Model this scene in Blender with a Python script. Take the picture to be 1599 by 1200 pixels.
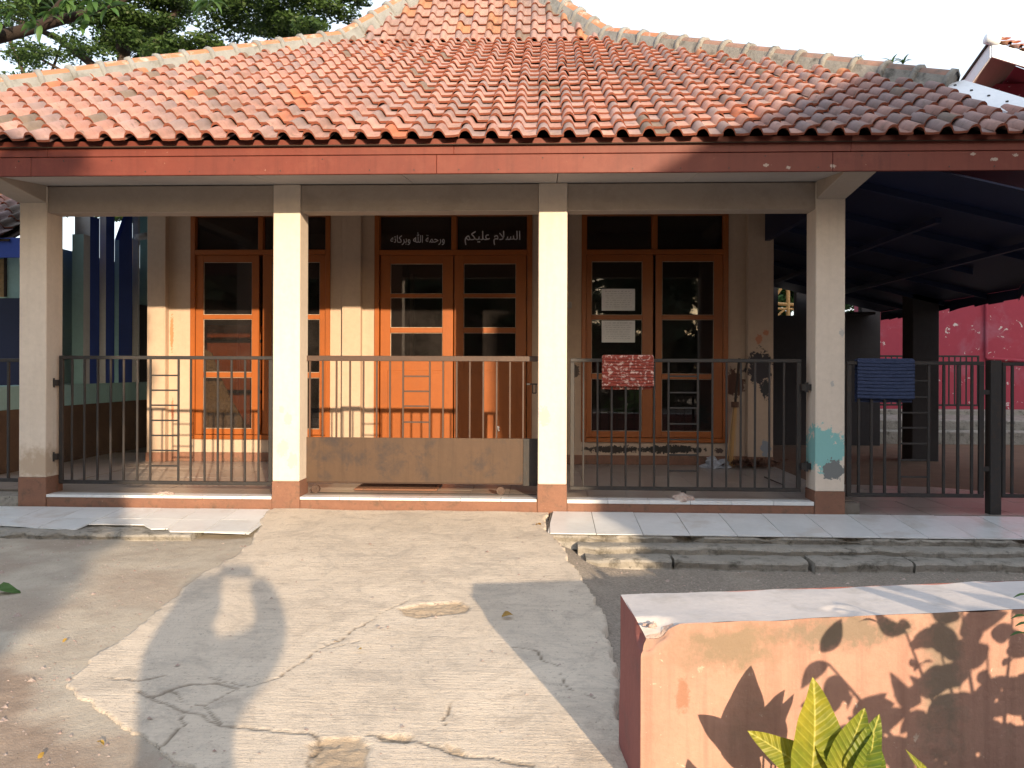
import bpy, bmesh, math, random
import numpy as np
from mathutils import Vector, Matrix, noise as mnoise
R = math.radians
random.seed(7); rng = np.random.default_rng(7)
for o in list(bpy.data.objects): bpy.data.objects.remove(o)
SC = bpy.context.scene; COL = SC.collection

# ------------------------------------------------------------------ camera, sky, sun, exposure
EYE = 1.168; FOC = 1250.0; YAW = math.atan(50/FOC); ROLL = .0035
cd = bpy.data.cameras.new('camera'); cam = bpy.data.objects.new('camera', cd); COL.objects.link(cam)
cd.sensor_width = 36; cd.lens = 36*FOC/1599; cd.shift_y = -23/1599; cd.clip_start = .02; cd.clip_end = 500
cam.location = (0, 0, EYE)
cam.rotation_euler = (Matrix.Rotation(YAW, 3, 'Z') @ Matrix.Rotation(R(90), 3, 'X') @ Matrix.Rotation(ROLL, 3, 'Z')).to_euler()
SC.camera = cam
SUN = Vector((.388, -1, .25)).normalized()          # towards the sun
W = bpy.data.worlds.new('World'); SC.world = W; W.use_nodes = True
nt = W.node_tree; bgn = nt.nodes['Background']
sky = nt.nodes.new('ShaderNodeTexSky'); sky.sky_type = 'NISHITA'; sky.sun_disc = False
sky.sun_elevation = math.asin(SUN.z); sky.sun_rotation = math.atan2(SUN.x, SUN.y)
sky.air_density = 1.0; sky.dust_density = 3.0; sky.ozone_density = 1.0
hz = nt.nodes.new('ShaderNodeMix'); hz.data_type = 'RGBA'; hz.inputs[0].default_value = .55     # thin even haze veil over the sky
nt.links.new(sky.outputs[0], hz.inputs[6]); hz.inputs[7].default_value = (4.7, 5.0, 5.4, 1)
nt.links.new(hz.outputs[2], bgn.inputs[0]); bgn.inputs[1].default_value = .15
sl = bpy.data.lights.new('sun', 'SUN'); so = bpy.data.objects.new('sun', sl); COL.objects.link(so)
sl.energy = 3.7; sl.angle = R(.6); sl.color = (1.0, .77, .52)
so.rotation_euler = SUN.to_track_quat('Z', 'Y').to_euler(); so.location = (6, -14, 6)
SC.view_settings.view_transform = 'Standard'; SC.view_settings.look = 'None'
SC.view_settings.gamma = 1; SC.view_settings.use_curve_mapping = False
SC.view_settings.exposure = 1.15
SC.cycles.max_bounces = 6; SC.cycles.diffuse_bounces = 3; SC.cycles.transparent_max_bounces = 8

# ------------------------------------------------------------------ measuring: photo point at a real distance -> metres
def _ray(px, py):
    u = px-800; v = py-577; a, b = math.cos(ROLL), math.sin(ROLL)
    u, v = (u*a+v*b)/FOC, (-u*b+v*a)/FOC
    c, s = math.cos(YAW), math.sin(YAW)
    return u*c-s, u*s+c, -v
def at(px, py, Y):
    d = _ray(px, py); k = Y/d[1]; return Vector((d[0]*k, Y, EYE+d[2]*k))
def onz(px, py, Z):
    d = _ray(px, py); k = (Z-EYE)/d[2]; return Vector((d[0]*k, d[1]*k, Z))
def XA(px, Y): return at(px, 600, Y).x
def ZA(py, Y, px=850): return at(px, py, Y).z

# ------------------------------------------------------------------ materials
def new_mat(name):
    m = bpy.data.materials.new(name); m.use_nodes = True
    return m, m.node_tree, m.node_tree.nodes['Principled BSDF']
def N(nt, t, **kw):
    n = nt.nodes.new(t)
    for k, v in kw.items():
        if k in n.inputs.keys() if isinstance(k, str) else False: n.inputs[k].default_value = v
        else: setattr(n, k, v)
    return n
def mix(nt, fac, a, b, typ='MIX'):
    n = nt.nodes.new('ShaderNodeMix'); n.data_type = 'RGBA'; n.blend_type = typ
    for s, v in ((n.inputs[0], fac), (n.inputs[6], a), (n.inputs[7], b)):
        if hasattr(v, 'is_linked') or hasattr(v, 'links'): nt.links.new(v, s)
        elif isinstance(v, (int, float)): s.default_value = v
        else: s.default_value = (*v, 1) if len(v) == 3 else v
    return n.outputs[2]
def math_(nt, op, a, b=None, clamp=False):
    n = nt.nodes.new('ShaderNodeMath'); n.operation = op; n.use_clamp = clamp
    for s, v in ((n.inputs[0], a), (n.inputs[1], b)):
        if v is None: continue
        if isinstance(v, (int, float)): s.default_value = v
        else: nt.links.new(v, s)
    return n.outputs[0]
def ramp(nt, fac, a, b, lo=0., hi=1.):
    n = nt.nodes.new('ShaderNodeMapRange'); n.clamp = True
    nt.links.new(fac, n.inputs[0]); n.inputs[1].default_value = a; n.inputs[2].default_value = b
    n.inputs[3].default_value = lo; n.inputs[4].default_value = hi
    return n.outputs[0]
def noise(nt, vec, scale, detail=4, rough=.55, dist=0.):
    n = nt.nodes.new('ShaderNodeTexNoise'); n.inputs['Scale'].default_value = scale
    n.inputs['Detail'].default_value = detail; n.inputs['Roughness'].default_value = rough
    n.inputs['Distortion'].default_value = dist
    nt.links.new(vec, n.inputs['Vector']); return n.outputs[0]
def scaled(nt, vec, s):
    n = nt.nodes.new('ShaderNodeMapping'); n.inputs['Scale'].default_value = s
    nt.links.new(vec, n.inputs[0]); return n.outputs[0]
def blob(nt, P, c, r, edge=.25, amp=.8, sc=9.):
    """mask 1 inside a ragged ellipsoid about c (a stain with a shape of its own)"""
    n = nt.nodes.new('ShaderNodeMapping'); n.vector_type = 'TEXTURE'
    n.inputs['Location'].default_value = c; n.inputs['Scale'].default_value = r
    nt.links.new(P, n.inputs[0])
    l = nt.nodes.new('ShaderNodeVectorMath'); l.operation = 'LENGTH'; nt.links.new(n.outputs[0], l.inputs[0])
    w = math_(nt, 'MULTIPLY', math_(nt, 'SUBTRACT', noise(nt, P, sc, 6, .7), .5), amp*2.4)
    return ramp(nt, math_(nt, 'ADD', l.outputs['Value'], w), 1-edge*.5, 1+edge*.5, 1, 0)
def surf(name, col, col2=None, scale=3., rough=.8, bump=.15, bscale=40., dirt=None, dirtamt=.5, dscale=6.,
         spec=.3, objspace=False, moss=0., stains=(), streak=0., metallic=0., fleck=None, rand=0.):
    m, nt, bs = new_mat(name)
    if objspace: P = nt.nodes.new('ShaderNodeTexCoord').outputs['Object']
    else: P = nt.nodes.new('ShaderNodeNewGeometry').outputs['Position']
    if objspace and rand:
        oi = nt.nodes.new('ShaderNodeObjectInfo'); vm = nt.nodes.new('ShaderNodeVectorMath'); vm.operation = 'ADD'
        sc_ = nt.nodes.new('ShaderNodeVectorMath'); sc_.operation = 'SCALE'; sc_.inputs[0].default_value = (31, 17, 53)
        nt.links.new(oi.outputs['Random'], sc_.inputs['Scale']); nt.links.new(P, vm.inputs[0]); nt.links.new(sc_.outputs[0], vm.inputs[1]); P = vm.outputs[0]
    col2 = col2 or tuple(c*.75 for c in col)
    c = mix(nt, ramp(nt, noise(nt, P, scale, 5, .6), .35, .65), col, col2)
    c = mix(nt, .35, c, mix(nt, noise(nt, P, scale*11, 3, .7), tuple(min(1, x*1.2) for x in col), tuple(x*.7 for x in col2)))
    if rand:
        oi2 = nt.nodes.new('ShaderNodeObjectInfo')
        hv = nt.nodes.new('ShaderNodeHueSaturation'); nt.links.new(c, hv.inputs['Color'])
        nt.links.new(ramp(nt, oi2.outputs['Random'], 0, 1, 1-rand, 1+rand), hv.inputs['Value']); c = hv.outputs[0]
    if moss:
        W_ = nt.nodes.new('ShaderNodeNewGeometry').outputs['Position']
        mk = ramp(nt, noise(nt, scaled(nt, W_, (1.6, .55, .8)), 1., 6, .72, .6), .50, .66, 0, moss)
        c = mix(nt, mk, c, (.115, .09, .085)); c = mix(nt, ramp(nt, noise(nt, W_, 7, 5, .75), .60, .68, 0, moss), c, (.09, .085, .07))
    if streak:
        s = noise(nt, scaled(nt, P, (22, 22, 1.1)), 1., 4, .6)
        c = mix(nt, ramp(nt, s, .5, .75, 0, streak), c, tuple(x*.45 for x in col2))
    if dirt:
        d = ramp(nt, noise(nt, P, dscale, 6, .7, .3), .52, .68, 0, dirtamt)
        c = mix(nt, d, c, dirt)
    if fleck:
        fc, fs, th = fleck
        f = ramp(nt, noise(nt, P, fs, 5, .7, .4), th, th+.03)
        c = mix(nt, f, c, fc)
    for (ct, r, sc, *rest) in stains:
        e, a, s = (rest+[.25, .8, 9.][len(rest):])[:3]; s = max(s*1.3, 1.0/min(r[0], r[2])); a = max(a, 1.1)
        c = mix(nt, blob(nt, P, ct, r, e, a, s), c, sc)
    nt.links.new(c, bs.inputs['Base Color'])
    bs.inputs['Roughness'].default_value = rough; bs.inputs['Specular IOR Level'].default_value = spec
    bs.inputs['Metallic'].default_value = metallic
    if bump:
        b = nt.nodes.new('ShaderNodeBump'); b.inputs['Strength'].default_value = bump; b.inputs['Distance'].default_value = .02
        h = math_(nt, 'ADD', noise(nt, P, bscale, 5, .65), math_(nt, 'MULTIPLY', noise(nt, P, bscale*.12, 3), 1.5))
        nt.links.new(h, b.inputs['Height']); nt.links.new(b.outputs[0], bs.inputs['Normal'])
    return m
M = {}
BROWN = (.30, .145, .09); CREAM = (.74, .61, .46)
def colstains(): 
    L = []
    a = at(1292, 702, 6.58); L += [((a.x-.02, 6.58, a.z), (.17, .3, .17), (.22, .45, .44), .1, .55, 11.)]
    a = at(1303, 735, 6.58); L += [((a.x, 6.58, a.z), (.085, .3, .08), (.16, .17, .17), .08, .7, 16.)]
    for x, y, r in ((440, 640, .02), (450, 655, .03), (442, 700, .045), (457, 720, .04), (1300, 600, .015), (850, 650, .05), (1315, 520, .02)):
        a = at(x, y, 6.58); L += [((a.x, 6.58, a.z), (r, .3, r*1.5), (.42, .40, .38), .15, 1.3, 30.)]
    a = at(1250, 735, 6.7); L += [((a.x, 6.72, a.z), (.05, .2, .16), (.2, .2, .2), .2, .9, 14.)]
    a = at(60, 725, 6.58); L += [((a.x, 6.58, a.z), (.25, .3, .12), (.42, .33, .25), .9, .6, 9.)]
    return L
M['column'] = surf('cream_column_paint', (.66, .575, .49), (.60, .52, .44), 2.2, .75, .10, 30, stains=colstains(), streak=.12)
def wallstains():
    L = []
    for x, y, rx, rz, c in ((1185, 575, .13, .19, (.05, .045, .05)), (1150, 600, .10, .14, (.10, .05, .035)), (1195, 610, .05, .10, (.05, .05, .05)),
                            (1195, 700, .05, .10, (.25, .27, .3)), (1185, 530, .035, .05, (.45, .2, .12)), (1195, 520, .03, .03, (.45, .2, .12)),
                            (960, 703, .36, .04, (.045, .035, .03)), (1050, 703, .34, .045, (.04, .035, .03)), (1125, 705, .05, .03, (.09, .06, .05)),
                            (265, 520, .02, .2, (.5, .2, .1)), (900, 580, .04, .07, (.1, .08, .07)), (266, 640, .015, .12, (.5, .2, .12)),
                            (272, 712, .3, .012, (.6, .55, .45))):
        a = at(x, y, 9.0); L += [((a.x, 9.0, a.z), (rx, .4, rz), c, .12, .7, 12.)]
    return L
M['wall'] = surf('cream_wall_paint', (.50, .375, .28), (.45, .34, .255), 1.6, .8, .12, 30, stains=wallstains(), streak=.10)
M['beam'] = surf('shade_toned_beam_paint', (.38, .32, .27), (.34, .285, .24), 2.2, .8, .10, 30, dirt=(.22, .18, .15), dirtamt=.35, dscale=3)  # cream darkened so the colour carries the shade under the eave
M['ceiling'] = surf('brown_ceiling_board', (.16, .11, .085), None, 2, .8, .05)
M['brown'] = surf('brown_plinth_paint', (.23, .115, .075), (.18, .09, .062), 5, .7, .2, 40, dirt=(.10, .07, .05), dirtamt=.8, dscale=14, fleck=((.55, .45, .36), 34, .70))
M['fascia'] = surf('red_brown_board_paint', (.155, .036, .024), (.125, .032, .024), 1.3, .55, .06, 25, streak=.3, dirt=(.2, .06, .04), dirtamt=.4, dscale=3, fleck=((.45, .3, .24), 26, .70), stains=[((x_, 5.93, z_), (r_*.6, .1, r_*.35), (.34, .27, .23), .2, 1.3, 40.) for x_, z_, r_ in ((1.62, 2.67, .03), (1.78, 2.65, .03), (2.1, 2.66, .035), (3.1, 2.74, .03), (3.25, 2.70, .04), (3.4, 2.73, .03), (4.6, 2.7, .02))])
M['soffit'] = surf('white_soffit_board', (.42, .39, .375), (.36, .34, .33), 1.5, .8, .05, 20, dirt=(.35, .3, .26), dirtamt=.4, dscale=3)
M['wood'] = surf('orange_brown_door_paint', (.32, .088, .014), (.26, .072, .013), 2.5, .42, .05, 30, dirt=(.26, .08, .02), dirtamt=.4, dscale=5, spec=.45)
M['putty'] = surf('white_glazing_putty', (.5, .42, .34), (.3, .2, .13), 20, .8, .2)
M['iron'] = surf('dark_iron_paint', (.022, .021, .022), (.03, .027, .026), 8, .55, .12, 60, dirt=(.06, .035, .022), dirtamt=.5, dscale=22, spec=.4)
M['gate'] = surf('brown_gate_paint', (.085, .05, .036), (.065, .04, .03), 6, .5, .1, 60, dirt=(.05, .035, .03), dirtamt=.5, dscale=9, spec=.4)
M['gatepanel'] = surf('weathered_gate_sheet', (.085, .05, .03), (.068, .042, .027), 2.5, .6, .06, 30, dirt=(.035, .028, .028), dirtamt=.85, dscale=4.5, spec=.35, streak=.35)
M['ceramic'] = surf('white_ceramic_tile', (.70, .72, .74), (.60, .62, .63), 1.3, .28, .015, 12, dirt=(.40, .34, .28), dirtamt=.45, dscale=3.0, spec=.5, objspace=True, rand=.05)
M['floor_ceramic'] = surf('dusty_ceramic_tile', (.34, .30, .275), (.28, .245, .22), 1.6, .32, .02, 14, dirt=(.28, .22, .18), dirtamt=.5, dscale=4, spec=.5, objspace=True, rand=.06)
M['grout'] = surf('dark_grout', (.16, .14, .12), None, 9, .9, .2)
M['kerb'] = surf('mossy_old_concrete', (.34, .32, .285), (.25, .235, .21), 5, .95, .9, 26, dirt=(.09, .085, .07), dirtamt=.85, dscale=9, fleck=((.06, .055, .045), 16, .66))
M['mortar'] = surf('grey_ridge_mortar', (.25, .265, .27), (.19, .20, .205), 5, .95, .4, 30, dirt=(.13, .13, .12), dirtamt=.7, dscale=5)
M['mortar_dark'] = surf('lichened_ridge_mortar', (.27, .265, .25), (.19, .19, .18), 6, .95, .45, 30, dirt=(.07, .07, .065), dirtamt=.85, dscale=7)
M['cap'] = surf('orange_ridge_tile', (.38, .17, .09), (.32, .16, .105), 6, .8, .25, 40, dirt=(.40, .39, .37), dirtamt=.9, dscale=8)
M['cap_dark'] = surf('sooty_ridge_tile', (.30, .17, .13), (.16, .13, .12), 7, .85, .3, 40, dirt=(.08, .08, .075), dirtamt=.9, dscale=6)
tints = [((.33, .19, .17), (.29, .165, .15)), ((.36, .225, .205), (.31, .195, .18)), ((.30, .205, .20), (.26, .175, .175)),
         ((.25, .185, .19), (.20, .155, .16)), ((.36, .18, .11), (.32, .155, .085)), ((.19, .15, .13), (.12, .10, .09)), ((.42, .15, .085), (.36, .13, .08))]
TILE = [surf('clay_tile_%s' % n, a, b, 9, .62, .12, 60, dirt=(.16, .11, .09), dirtamt=.55, dscale=13, spec=.3, objspace=True, rand=.09, moss=.6)
        for n, (a, b) in zip(('red', 'rose', 'mauve', 'ashen', 'orange', 'sooty', 'brick'), tints)]
M['deck'] = surf('dark_roof_batten', (.06, .04, .03), None, 4, .9, .1)
M['blue'] = surf('deep_blue_paint', (.04, .09, .42), (.035, .075, .35), 2, .6, .04)
M['fin_grey'] = surf('pale_grey_paint', (.68, .71, .74), (.60, .63, .66), 2, .7, .04)
M['teal'] = surf('pale_teal_paint', (.36, .58, .58), (.31, .5, .51), 2, .7, .04)
M['cyan'] = surf('sky_blue_paint', (.38, .66, .78), (.33, .6, .7), 2, .7, .04)
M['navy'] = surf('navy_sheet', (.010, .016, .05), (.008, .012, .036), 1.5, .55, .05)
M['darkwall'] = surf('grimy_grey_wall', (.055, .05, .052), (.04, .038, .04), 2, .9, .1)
M['pinkwall'] = surf('peeling_crimson_wall', (.36, .05, .075), (.32, .05, .08), .8, .85, .1, 20, dirt=(.36, .15, .2), dirtamt=.5, dscale=1.3, fleck=((.6, .54, .52), 5.5, .63))
M['white'] = surf('white_board_paint', (.70, .74, .80), (.64, .68, .74), 2, .6, .03)
M['soffit_brown'] = surf('taupe_soffit', (.30, .22, .19), None, 1, .8, .03)
M['dirtstep'] = surf('stained_dado', (.16, .10, .065), (.11, .07, .05), 4, .9, .4, 18)
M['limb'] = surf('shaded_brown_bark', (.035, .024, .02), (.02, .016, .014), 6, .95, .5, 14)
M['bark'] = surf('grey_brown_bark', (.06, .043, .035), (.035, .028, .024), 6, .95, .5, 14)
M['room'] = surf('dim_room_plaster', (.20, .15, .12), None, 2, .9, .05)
M['cupboard'] = surf('varnished_cupboard', (.50, .13, .03), (.38, .09, .02), 3, .35, .05, streak=.4)
M['wicker'] = surf('woven_straw', (.46, .33, .17), (.26, .18, .09), 26, .9, .6, 60)
M['paper'] = surf('white_paper', (.80, .80, .80), (.74, .74, .74), 2, .8, 0)
M['ink'] = surf('faint_pencil_print', (.50, .50, .52), None, 2, .8, 0)
M['chalk'] = surf('white_lettering', (.66, .64, .66), (.45, .43, .45), 30, .8, 0)
M['red_mat'] = surf('red_plaited_mat', (.33, .07, .05), (.24, .05, .04), 30, .95, .5, 70, fleck=((.66, .46, .40), 30, .54))
M['blue_mat'] = surf('blue_plaited_mat', (.045, .06, .125), (.03, .045, .095), 26, .95, .5, 70, fleck=((.10, .12, .2), 40, .66))
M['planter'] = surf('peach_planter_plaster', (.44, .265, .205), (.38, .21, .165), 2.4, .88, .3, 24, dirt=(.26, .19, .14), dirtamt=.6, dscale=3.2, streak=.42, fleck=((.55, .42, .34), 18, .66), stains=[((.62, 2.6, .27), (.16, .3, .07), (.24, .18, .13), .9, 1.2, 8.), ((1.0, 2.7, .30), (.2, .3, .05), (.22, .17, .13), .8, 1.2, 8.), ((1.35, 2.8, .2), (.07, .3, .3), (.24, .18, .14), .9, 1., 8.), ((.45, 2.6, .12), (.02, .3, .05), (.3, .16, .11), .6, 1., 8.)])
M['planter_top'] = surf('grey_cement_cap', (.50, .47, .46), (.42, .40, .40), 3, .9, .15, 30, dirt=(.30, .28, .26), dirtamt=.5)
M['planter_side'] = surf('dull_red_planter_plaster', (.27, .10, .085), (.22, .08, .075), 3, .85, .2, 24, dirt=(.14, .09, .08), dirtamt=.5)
M['rubble'] = surf('broken_cement', (.55, .48, .43), (.36, .22, .18), 22, .95, .8, 40)
M['plastic'] = surf('white_plastic_bag', (.42, .43, .46), (.3, .31, .35), 20, .4, .4, 20)
M['trash'] = surf('dry_brown_leaves', (.14, .07, .045), (.07, .04, .03), 26, .95, .8, 40)
M['bamboo'] = surf('sunlit_bamboo', (.62, .38, .15), (.5, .28, .11), 6, .6, .1)
M['cloth'] = surf('grey_shirt_cloth', (.12, .13, .16), None, 5, .9, .2)
M['skin'] = surf('brown_skin', (.30, .16, .10), None, 5, .6, .05)
M['hair'] = surf('black_cloth', (.02, .018, .018), None, 5, .8, .2)
def leafmat(name, a, b, trans=.35, rough=.5):
    m, nt, bs = new_mat(name)
    P = nt.nodes.new('ShaderNodeNewGeometry').outputs['Position']
    c = mix(nt, ramp(nt, noise(nt, P, 3.5, 4), .35, .65), a, b)
    c = mix(nt, ramp(nt, noise(nt, P, 30, 2), .3, .8, 0, .5), c, tuple(x*.55 for x in b))
    nt.links.new(c, bs.inputs['Base Color']); bs.inputs['Roughness'].default_value = rough; bs.inputs['Specular IOR Level'].default_value = .3
    tr = nt.nodes.new('ShaderNodeBsdfTranslucent'); nt.links.new(c, tr.inputs[0])
    mx = nt.nodes.new('ShaderNodeMixShader'); mx.inputs[0].default_value = trans
    nt.links.new(bs.outputs[0], mx.inputs[1]); nt.links.new(tr.outputs[0], mx.inputs[2])
    nt.links.new(mx.outputs[0], nt.nodes['Material Output'].inputs[0]); return m
M['leaf'] = leafmat('dark_tree_leaf', (.035, .075, .02), (.06, .11, .025), .3)
M['leaf_far'] = surf('yard_foliage', (.04, .07, .025), (.025, .045, .018), 3, .7, 0)
M['leaf_big'] = leafmat('frangipani_leaf', (.05, .13, .04), (.09, .18, .05), .35)
M['leaf_yellow'] = leafmat('yellow_green_leaf', (.34, .31, .03), (.12, .19, .025), .3, .45)
_n = M['leaf_yellow'].node_tree; _b = _n.nodes['Principled BSDF']; _c = _b.inputs['Base Color'].links[0].from_socket
_o = _n.nodes.new('ShaderNodeTexCoord').outputs['Object']; _s = _n.nodes.new('ShaderNodeSeparateXYZ'); _n.links.new(_o, _s.inputs[0])
_ax = math_(_n, 'ABSOLUTE', _s.outputs[0]); _v = math_(_n, 'SINE', math_(_n, 'MULTIPLY', math_(_n, 'SUBTRACT', _s.outputs[1], math_(_n, 'MULTIPLY', _ax, .9)), 75.))
_f = math_(_n, 'MAXIMUM', ramp(_n, _v, .8, 1, 0, .22), ramp(_n, _ax, .012, .004, 0, .8)); _r = mix(_n, _f, _c, (.55, .52, .12))
_n.links.new(_r, _b.inputs['Base Color']); _w = _n.nodes.new('ShaderNodeBump'); _w.inputs['Strength'].default_value = .35; _w.inputs['Distance'].default_value = .01; _n.links.new(_v, _w.inputs['Height']); _n.links.new(_w.outputs[0], _b.inputs['Normal'])
M['leaf_dry'] = leafmat('fallen_yellow_leaf', (.45, .30, .05), (.3, .17, .05), .2)
M['flower'] = leafmat('pink_blossom', (.55, .12, .15), (.5, .2, .2), .3)
def glassmat():
    m, nt, bs = new_mat('window_glass'); nt.nodes.remove(bs)
    t = nt.nodes.new('ShaderNodeBsdfTransparent'); t.inputs[0].default_value = (.62, .60, .60, 1)
    g = nt.nodes.new('ShaderNodeBsdfGlossy'); g.inputs['Roughness'].default_value = .02; g.inputs[0].default_value = (.9, .92, .95, 1)
    lw = nt.nodes.new('ShaderNodeFresnel'); lw.inputs[0].default_value = 1.6
    mx = nt.nodes.new('ShaderNodeMixShader'); nt.links.new(lw.outputs[0], mx.inputs[0])
    nt.links.new(t.outputs[0], mx.inputs[1]); nt.links.new(g.outputs[0], mx.inputs[2])
    d = nt.nodes.new('ShaderNodeBsdfDiffuse'); P = nt.nodes.new('ShaderNodeNewGeometry').outputs['Position']
    nt.links.new(mix(nt, noise(nt, P, 3, 4), (.22, .19, .18), (.12, .11, .11)), d.inputs[0])
    m2 = nt.nodes.new('ShaderNodeMixShader'); nt.links.new(ramp(nt, noise(nt, P, 2.2, 5, .7), .35, .75, .02, .11), m2.inputs[0])
    nt.links.new(mx.outputs[0], m2.inputs[1]); nt.links.new(d.outputs[0], m2.inputs[2])
    nt.links.new(m2.outputs[0], nt.nodes['Material Output'].inputs[0]); return m
M['glass'] = glassmat()

# ------------------------------------------------------------------ object helpers
def link(name, me, parent=None, loc=None):
    o = bpy.data.objects.new(name, me); COL.objects.link(o)
    if parent: o.parent = parent
    if loc is not None: o.location = loc
    return o
def tag(o, label=None, cat=None, group=None, kind=None):
    if label: o['label'] = label
    if cat: o['category'] = cat
    if group: o['group'] = group
    if kind: o['kind'] = kind
    return o
def thing(name, label, cat, group=None): return tag(link(name, None), label, cat, group)
class MB:
    def __init__(s): s.v = []; s.f = []; s.m = []
    def add(s, vs, fs, mi=0):
        n = len(s.v); s.v += [tuple(v) for v in vs]
        for f in fs: s.f.append([i+n for i in f]); s.m.append(mi)
        return s
    def box(s, x0, x1, y0, y1, z0, z1, mi=0):
        return s.add([(x0,y0,z0),(x1,y0,z0),(x1,y1,z0),(x0,y1,z0),(x0,y0,z1),(x1,y0,z1),(x1,y1,z1),(x0,y1,z1)],
                     [(0,3,2,1),(4,5,6,7),(0,1,5,4),(1,2,6,5),(2,3,7,6),(3,0,4,7)], mi)
    def hexa(s, vs, mi=0):
        return s.add(vs, [(0,3,2,1),(4,5,6,7),(0,1,5,4),(1,2,6,5),(2,3,7,6),(3,0,4,7)], mi)
    def tube(s, p, q, r, n=8, r2=None, cap=True, mi=0):
        p, q = Vector(p), Vector(q); d = (q-p).normalized(); a = d.orthogonal().normalized(); b = d.cross(a)
        r2 = r if r2 is None else r2; vs = []
        for c, rr in ((p, r), (q, r2)):
            for i in range(n): t = 2*math.pi*i/n; vs.append(c+(a*math.cos(t)+b*math.sin(t))*rr)
        fs = [(i, (i+1) % n, n+(i+1) % n, n+i) for i in range(n)]
        if cap: fs += [tuple(range(n))[::-1], tuple(range(n, 2*n))]
        return s.add(vs, fs, mi)
    def poly(s, pts, y0, y1, mi=0):      # polygon in XZ pushed along Y
        n = len(pts); vs = [(x, y0, z) for x, z in pts]+[(x, y1, z) for x, z in pts]
        fs = [tuple(range(n)), tuple(range(n, 2*n))[::-1]]+[((i+1) % n, i, n+i, n+(i+1) % n) for i in range(n)]
        return s.add(vs, fs, mi)
    def mesh(s, name, mats, bevel=0, smooth=False):
        me = bpy.data.meshes.new(name); me.from_pydata(s.v, [], s.f)
        for m in (mats if isinstance(mats, (list, tuple)) else [mats]): me.materials.append(m)
        me.polygons.foreach_set('material_index', s.m)
        bm = bmesh.new(); bm.from_mesh(me)
        bmesh.ops.recalc_face_normals(bm, faces=bm.faces)
        if bevel: bmesh.ops.bevel(bm, geom=list(bm.edges), offset=bevel, segments=1, affect='EDGES', clamp_overlap=True)
        bm.to_mesh(me); bm.free()
        if smooth: me.polygons.foreach_set('use_smooth', [True]*len(me.polygons))
        return me
    def build(s, name, mats, parent=None, bevel=0, smooth=False): return link(name, s.mesh(name, mats, bevel, smooth), parent)
def box(name, mat, parent, x0, x1, y0, y1, z0, z1, bevel=.004): return MB().box(x0,x1,y0,y1,z0,z1).build(name, mat, parent, bevel)
def npmesh(name, V, Fq, mat, parent=None, smooth=False, k=4):
    me = bpy.data.meshes.new(name); nv = len(V); nf = len(Fq)
    me.vertices.add(nv); me.vertices.foreach_set('co', np.asarray(V, dtype=np.float32).ravel())
    me.loops.add(nf*k); me.loops.foreach_set('vertex_index', np.asarray(Fq, dtype=np.int32).ravel())
    me.polygons.add(nf); me.polygons.foreach_set('loop_start', np.arange(0, nf*k, k, dtype=np.int32))
    if smooth: me.polygons.foreach_set('use_smooth', np.ones(nf, dtype=bool))
    me.update(calc_edges=True); me.validate()
    if mat: me.materials.append(mat)
    return link(name, me, parent)

# ------------------------------------------------------------------ value noise for the ground (numpy)
_perm = rng.random((256, 256))
def vnoise(x, y):
    xi = np.floor(x).astype(int); yi = np.floor(y).astype(int); fx = x-xi; fy = y-yi
    fx = fx*fx*(3-2*fx); fy = fy*fy*(3-2*fy)
    g = lambda a, b: _perm[a % 256, b % 256]
    return (g(xi, yi)*(1-fx)+g(xi+1, yi)*fx)*(1-fy)+(g(xi, yi+1)*(1-fx)+g(xi+1, yi+1)*fx)*fy
def fbm(x, y, o=4):
    s = 0; a = .5
    for i in range(o): s = s+a*(vnoise(x*2**i+17*i, y*2**i+5*i)-.5); a *= .55
    return s
def seg_dist(X, Y, pts):
    D = np.full(X.shape, 9e9)
    for (x0, y0), (x1, y1) in zip(pts[:-1], pts[1:]):
        dx, dy = x1-x0, y1-y0; t = np.clip(((X-x0)*dx+(Y-y0)*dy)/(dx*dx+dy*dy+1e-12), 0, 1)
        D = np.minimum(D, np.hypot(X-x0-t*dx, Y-y0-t*dy))
    return D
def inside(X, Y, pts):
    c = np.zeros(X.shape, bool); n = len(pts)
    for i in range(n):
        x0, y0 = pts[i]; x1, y1 = pts[(i+1) % n]
        if y0 == y1: continue
        c ^= ((y0 > Y) != (y1 > Y)) & (X < (x1-x0)*(Y-y0)/(y1-y0)+x0)
    return c
def path_z(Y): return -.05*(6.58-Y)
PATHPX = [(432, 799), (385, 850), (310, 900), (240, 955), (165, 1010), (100, 1066), (150, 1112), (215, 1148), (290, 1200), (350, 1290)]
PATHPX_R = [(1010, 1290), (990, 1200), (975, 1100), (965, 1010), (945, 960), (912, 900), (880, 850), (856, 826)]
def pz(px, py):          # photo point on the sloping path
    z = -.1
    for _ in range(8): p = onz(px, py, z); z = float(path_z(p.y))
    return (p.x, p.y)
POLY = [pz(*p) for p in PATHPX]+[pz(*p) for p in PATHPX_R]+[(.06, 6.56), (-2.3, 6.56)]
POLY[0] = (-2.3, 6.5)
xs = np.concatenate([np.array([-90, -50, -30, -20, -14, -10, -8, -7]), np.arange(-6, 4.2, .035), np.array([4.6, 5.2, 6, 7, 8, 10, 14, 20, 30, 50, 90])])
ys = np.concatenate([np.array([-90, -50, -30, -20, -14, -10, -7, -5, -3.5, -2.5, -1.5, -.8, -.2, .3, .8, 1.2]), np.arange(1.5, 6.56, .03),
                     np.array([6.7, 7.2, 8, 9, 10, 12, 14, 17, 20, 25, 32, 42, 60, 100, 180])])
GX, GY = np.meshgrid(xs, ys)
near = ((GX > -6.2) & (GX < 4.2) & (GY > .5) & (GY < 6.56)).astype(float)
def sstep(t): t = np.clip(t, 0, 1); return t*t*(3-2*t)
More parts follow.
